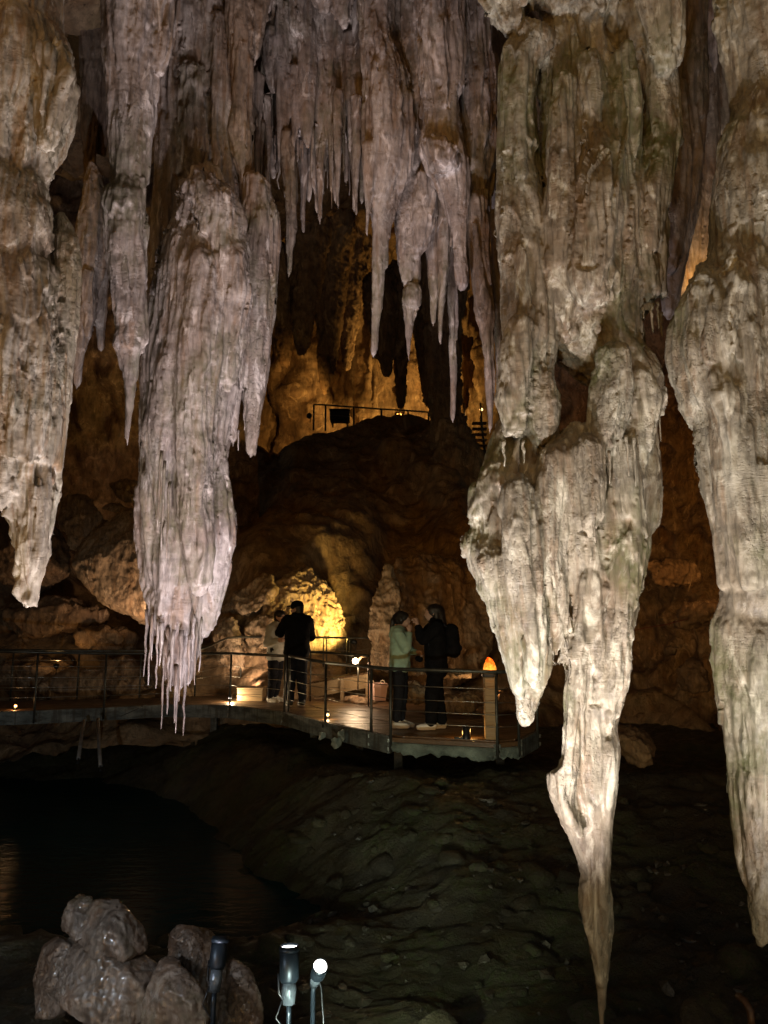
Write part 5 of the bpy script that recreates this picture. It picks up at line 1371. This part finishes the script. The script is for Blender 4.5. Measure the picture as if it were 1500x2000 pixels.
hr = A.part('hair', [[(.02, 0, 1.615, .099), (.045, 0, 1.605, .099)], [(.0, 0, 1.58, .092)], [(-.06, 0, 1.62, .045), (-.10, 0, 1.57, .034), (-.125, 0, 1.44, .030), (-.13, 0, 1.28, .024), (-.125, 0, 1.18, .008)], [(.035, .086, 1.59, .03), (.045, .088, 1.55, .022)], [(.035, -.086, 1.59, .03), (.045, -.088, 1.55, .022)]],
    M['hair'], .012, .02, .003, carve=[[q(.125, 0, 1.57, .072), q(.125, 0, 1.50, .075)]])
bg_ = A.part('handbag', [[(.26, .10, 1.00, .045), (.30, .06, .99, .045)], [(.26, .10, 1.08, .012), (.30, .06, 1.08, .012)]], M['cloth_black'], .012, .02)

# --- person in black with a backpack, arm raised, facing left
base = PZ(853, 1424, .012)
B = Person('person', base, rad(184), 'person in black with long dark hair and a backpack, arm raised toward the hoodie wearer', 1.69)
hc, q = head_chains(0, .04)
st = ((.10, .07), (-.06, -.07))
LA = ((.02, .18, 1.38), (.20, .17, 1.22), (.27, .10, 1.41)); RA = ((.02, -.18, 1.38), (.19, -.15, 1.24), (.25, -.02, 1.39))
body = hc + torso() + legs(stance=st) + feet(st) + [arm(*LA), arm(*RA)] + hand(LA[2], (.15, -.2, 1), (.8, -.4, 0), 1.0) + hand(RA[2], (.2, .3, 1), (.7, .5, 0), 1.0)
B.part('body', body, M['skin'], .0095, .018, carve=[[q(.098, .034, 1.588, .012)], [q(.098, -.034, 1.588, .012)]])
B.part('coat', [[(0, .07, .82, .145), (0, -.07, .82, .145)], [(0, .05, .84, .15), (.01, .03, 1.28, .15)], [(0, -.05, .84, .15), (.01, -.03, 1.28, .15)], [(-.005, .14, 1.38, .092), (-.005, -.14, 1.38, .092)], [(-.01, .05, 1.44, .085), (-.01, -.05, 1.44, .085)], [(.02, 0, 1.47, .075)],
    [(*LA[0], .085), (*LA[1], .078), (.262, .11, 1.385, .050)], [(*RA[0], .085), (*RA[1], .075), (.243, -.03, 1.365, .05)]], M['cloth_black'], .016, .035, .010, seed=5)
clothes_legs(B, st, M['cloth_black'], 6, .022)
shoes(B, st, M['shoe_white'])
B.part('hair', [[(.0, 0, 1.615, .101), (.035, 0, 1.61, .098)], [(-.03, .0, 1.60, .095), (-.06, 0, 1.50, .085), (-.085, 0, 1.40, .075), (-.10, 0, 1.28, .06)], [(.0, .075, 1.56, .035), (-.01, .08, 1.44, .03)], [(.0, -.075, 1.56, .035), (-.01, -.08, 1.44, .03)]],
    M['hair'], .012, .02, .004, carve=[[q(.125, 0, 1.58, .070), q(.12, 0, 1.50, .075)]])
bp_ = B.part('backpack', [[(-.21, .07, 1.34, .085), (-.21, -.07, 1.34, .085)], [(-.23, .07, 1.08, .10), (-.23, -.07, 1.08, .10)], [(-.22, .07, 1.34, .085), (-.24, .07, 1.06, .095)], [(-.22, -.07, 1.34, .085), (-.24, -.07, 1.06, .095)]], M['cloth_black'], .011, .03, .006, seed=8)
B.part('pocket', [[(-.32, .05, 1.10, .045), (-.32, -.05, 1.10, .045)]], M['cloth_navy'], .010, .03, parent=bp_)
for s_ in (.12, -.12):
    B.part('strap', [[(-.13, s_, 1.40, .016), (-.02, s_, 1.475, .016), (.10, s_, 1.42, .016), (.155, s_, 1.28, .016), (.10, s_ * 1.2, 1.08, .014), (-.10, s_, 1.02, .014)]], M['cloth_navy'], .012, .01, parent=bp_)

# --- man in a dark jacket and cap, seen from behind, looking left
base = PZ(578, 1379, .012)
C_ = Person('person', base, rad(112), 'person in a black jacket and cap seen from behind, holding the grey-jacketed one', 1.84)
hc, q = head_chains(-.015, .02, rad(50))
st = ((.02, .10), (-.04, -.09))
LA = ((.0, .18, 1.38), (.14, .26, 1.18), (.30, .18, 1.16)); RA = ((.0, -.18, 1.38), (.10, -.26, 1.12), (.28, -.14, 1.08))
body = hc + torso() + legs(stance=st) + feet(st) + [arm(*LA), arm(*RA)] + hand(LA[2], (.8, -.5, 0), (-.5, -.8, 0), .7) + hand(RA[2], (.8, .5, 0), (-.5, .8, 0), .7)
C_.part('body', body, M['skin'], .0095, .018, carve=[[q(.098, .034, 1.588, .012)], [q(.098, -.034, 1.588, .012)]])
C_.part('jacket', [[(0, .08, .88, .14), (0, -.08, .88, .14)], [(0, .06, .90, .15), (.0, .05, 1.28, .15)], [(0, -.06, .90, .15), (.0, -.05, 1.28, .15)], [(-.005, .15, 1.37, .10), (-.005, -.15, 1.37, .10)], [(-.01, .05, 1.43, .085), (-.01, -.05, 1.43, .085)],
    [(*LA[0], .088), (*LA[1], .078), (.27, .195, 1.16, .05)], [(*RA[0], .088), (*RA[1], .082), (.25, -.16, 1.085, .05)]], M['cloth_black'], .016, .035, .010, seed=9)
clothes_legs(C_, st, M['cloth_navy'], 10, .008)
shoes(C_, st, M['shoe_black'], sole=M['shoe_white'])
C_.part('hair', [[q(-.02, 0, 1.60, .096), q(-.03, 0, 1.55, .080)]], M['hair'], .012, .02, .002)
cp = C_.part('cap', [[q(-.012, 0, 1.635, .098), q(.015, 0, 1.635, .098)]], M['cloth_black'], .012, .02, carve=[[q(0, .0, 1.50, .105), q(.05, 0, 1.50, .105)]])
C_.part('visor', [[q(.09, .035, 1.640, .012), q(.165, .03, 1.632, .009)], [q(.09, 0, 1.648, .012), q(.180, 0, 1.637, .009)], [q(.09, -.035, 1.640, .012), q(.165, -.03, 1.632, .009)]], M['cloth_black'], .007, .02, parent=cp)

# --- person in a pale grey jacket, half hidden behind the dark jacket
base = PZ(537, 1371, .012)
D = Person('person', base, rad(-30), 'person in a pale grey jacket leaning against the one in the black cap', 1.68)
hc, q = head_chains(0, .07, rad(0))
st = ((-.05, .08), (-.02, -.09))
LA = ((.03, .18, 1.37), (.16, .25, 1.20), (.34, .14, 1.24)); RA = ((.0, -.18, 1.37), (.0, -.25, 1.10), (.20, -.20, 1.14))
body = hc + torso() + legs(stance=st) + feet(st) + [arm(*LA), arm(*RA)] + hand(LA[2], (.9, -.3, 0), (0, -.9, -.2), .7) + hand(RA[2], (.9, .1, .2), (0, .9, 0), .7)
D.part('body', body, M['skin'], .0095, .018, carve=[[q(.098, .034, 1.588, .012)], [q(.098, -.034, 1.588, .012)]])
D.part('jacket', [[(0, .07, .86, .135), (0, -.07, .86, .135)], [(0, .05, .88, .14), (.02, .03, 1.28, .14)], [(0, -.05, .88, .14), (.02, -.03, 1.28, .14)], [(.0, .13, 1.37, .09), (.0, -.13, 1.37, .09)], [(.01, .05, 1.43, .08), (.01, -.05, 1.43, .08)], [(-.06, .04, 1.44, .055), (-.06, -.04, 1.44, .055)],
    [(*LA[0], .078), (*LA[1], .074), (.31, .155, 1.235, .048)], [(*RA[0], .08), (*RA[1], .082), (.17, -.205, 1.135, .05)]], M['cloth_grey'], .016, .035, .012, seed=12)
clothes_legs(D, st, M['cloth_navy'], 13, .01)
shoes(D, st, M['shoe_white'])
D.part('hair', [[q(-.02, 0, 1.625, .098), q(.015, 0, 1.630, .094)], [q(-.04, 0, 1.56, .075)]], M['hair'], .012, .02, .003, carve=[[q(.125, 0, 1.57, .070), q(.12, 0, 1.50, .075)]])
gl = D.part('glasses', [[q(.100, .050, 1.588, .0055), q(.112, .012, 1.586, .0055)], [q(.100, -.050, 1.588, .0055), q(.112, -.012, 1.586, .0055)], [q(.112, .012, 1.590, .004), q(.112, -.012, 1.590, .004)], [q(.100, .06, 1.592, .004), q(.0, .088, 1.592, .004)], [q(.100, -.06, 1.592, .004), q(.0, -.088, 1.592, .004)]], M['shoe_black'], .005, .004)
print('NTRI', N_TRI[0], time.time() - T0)
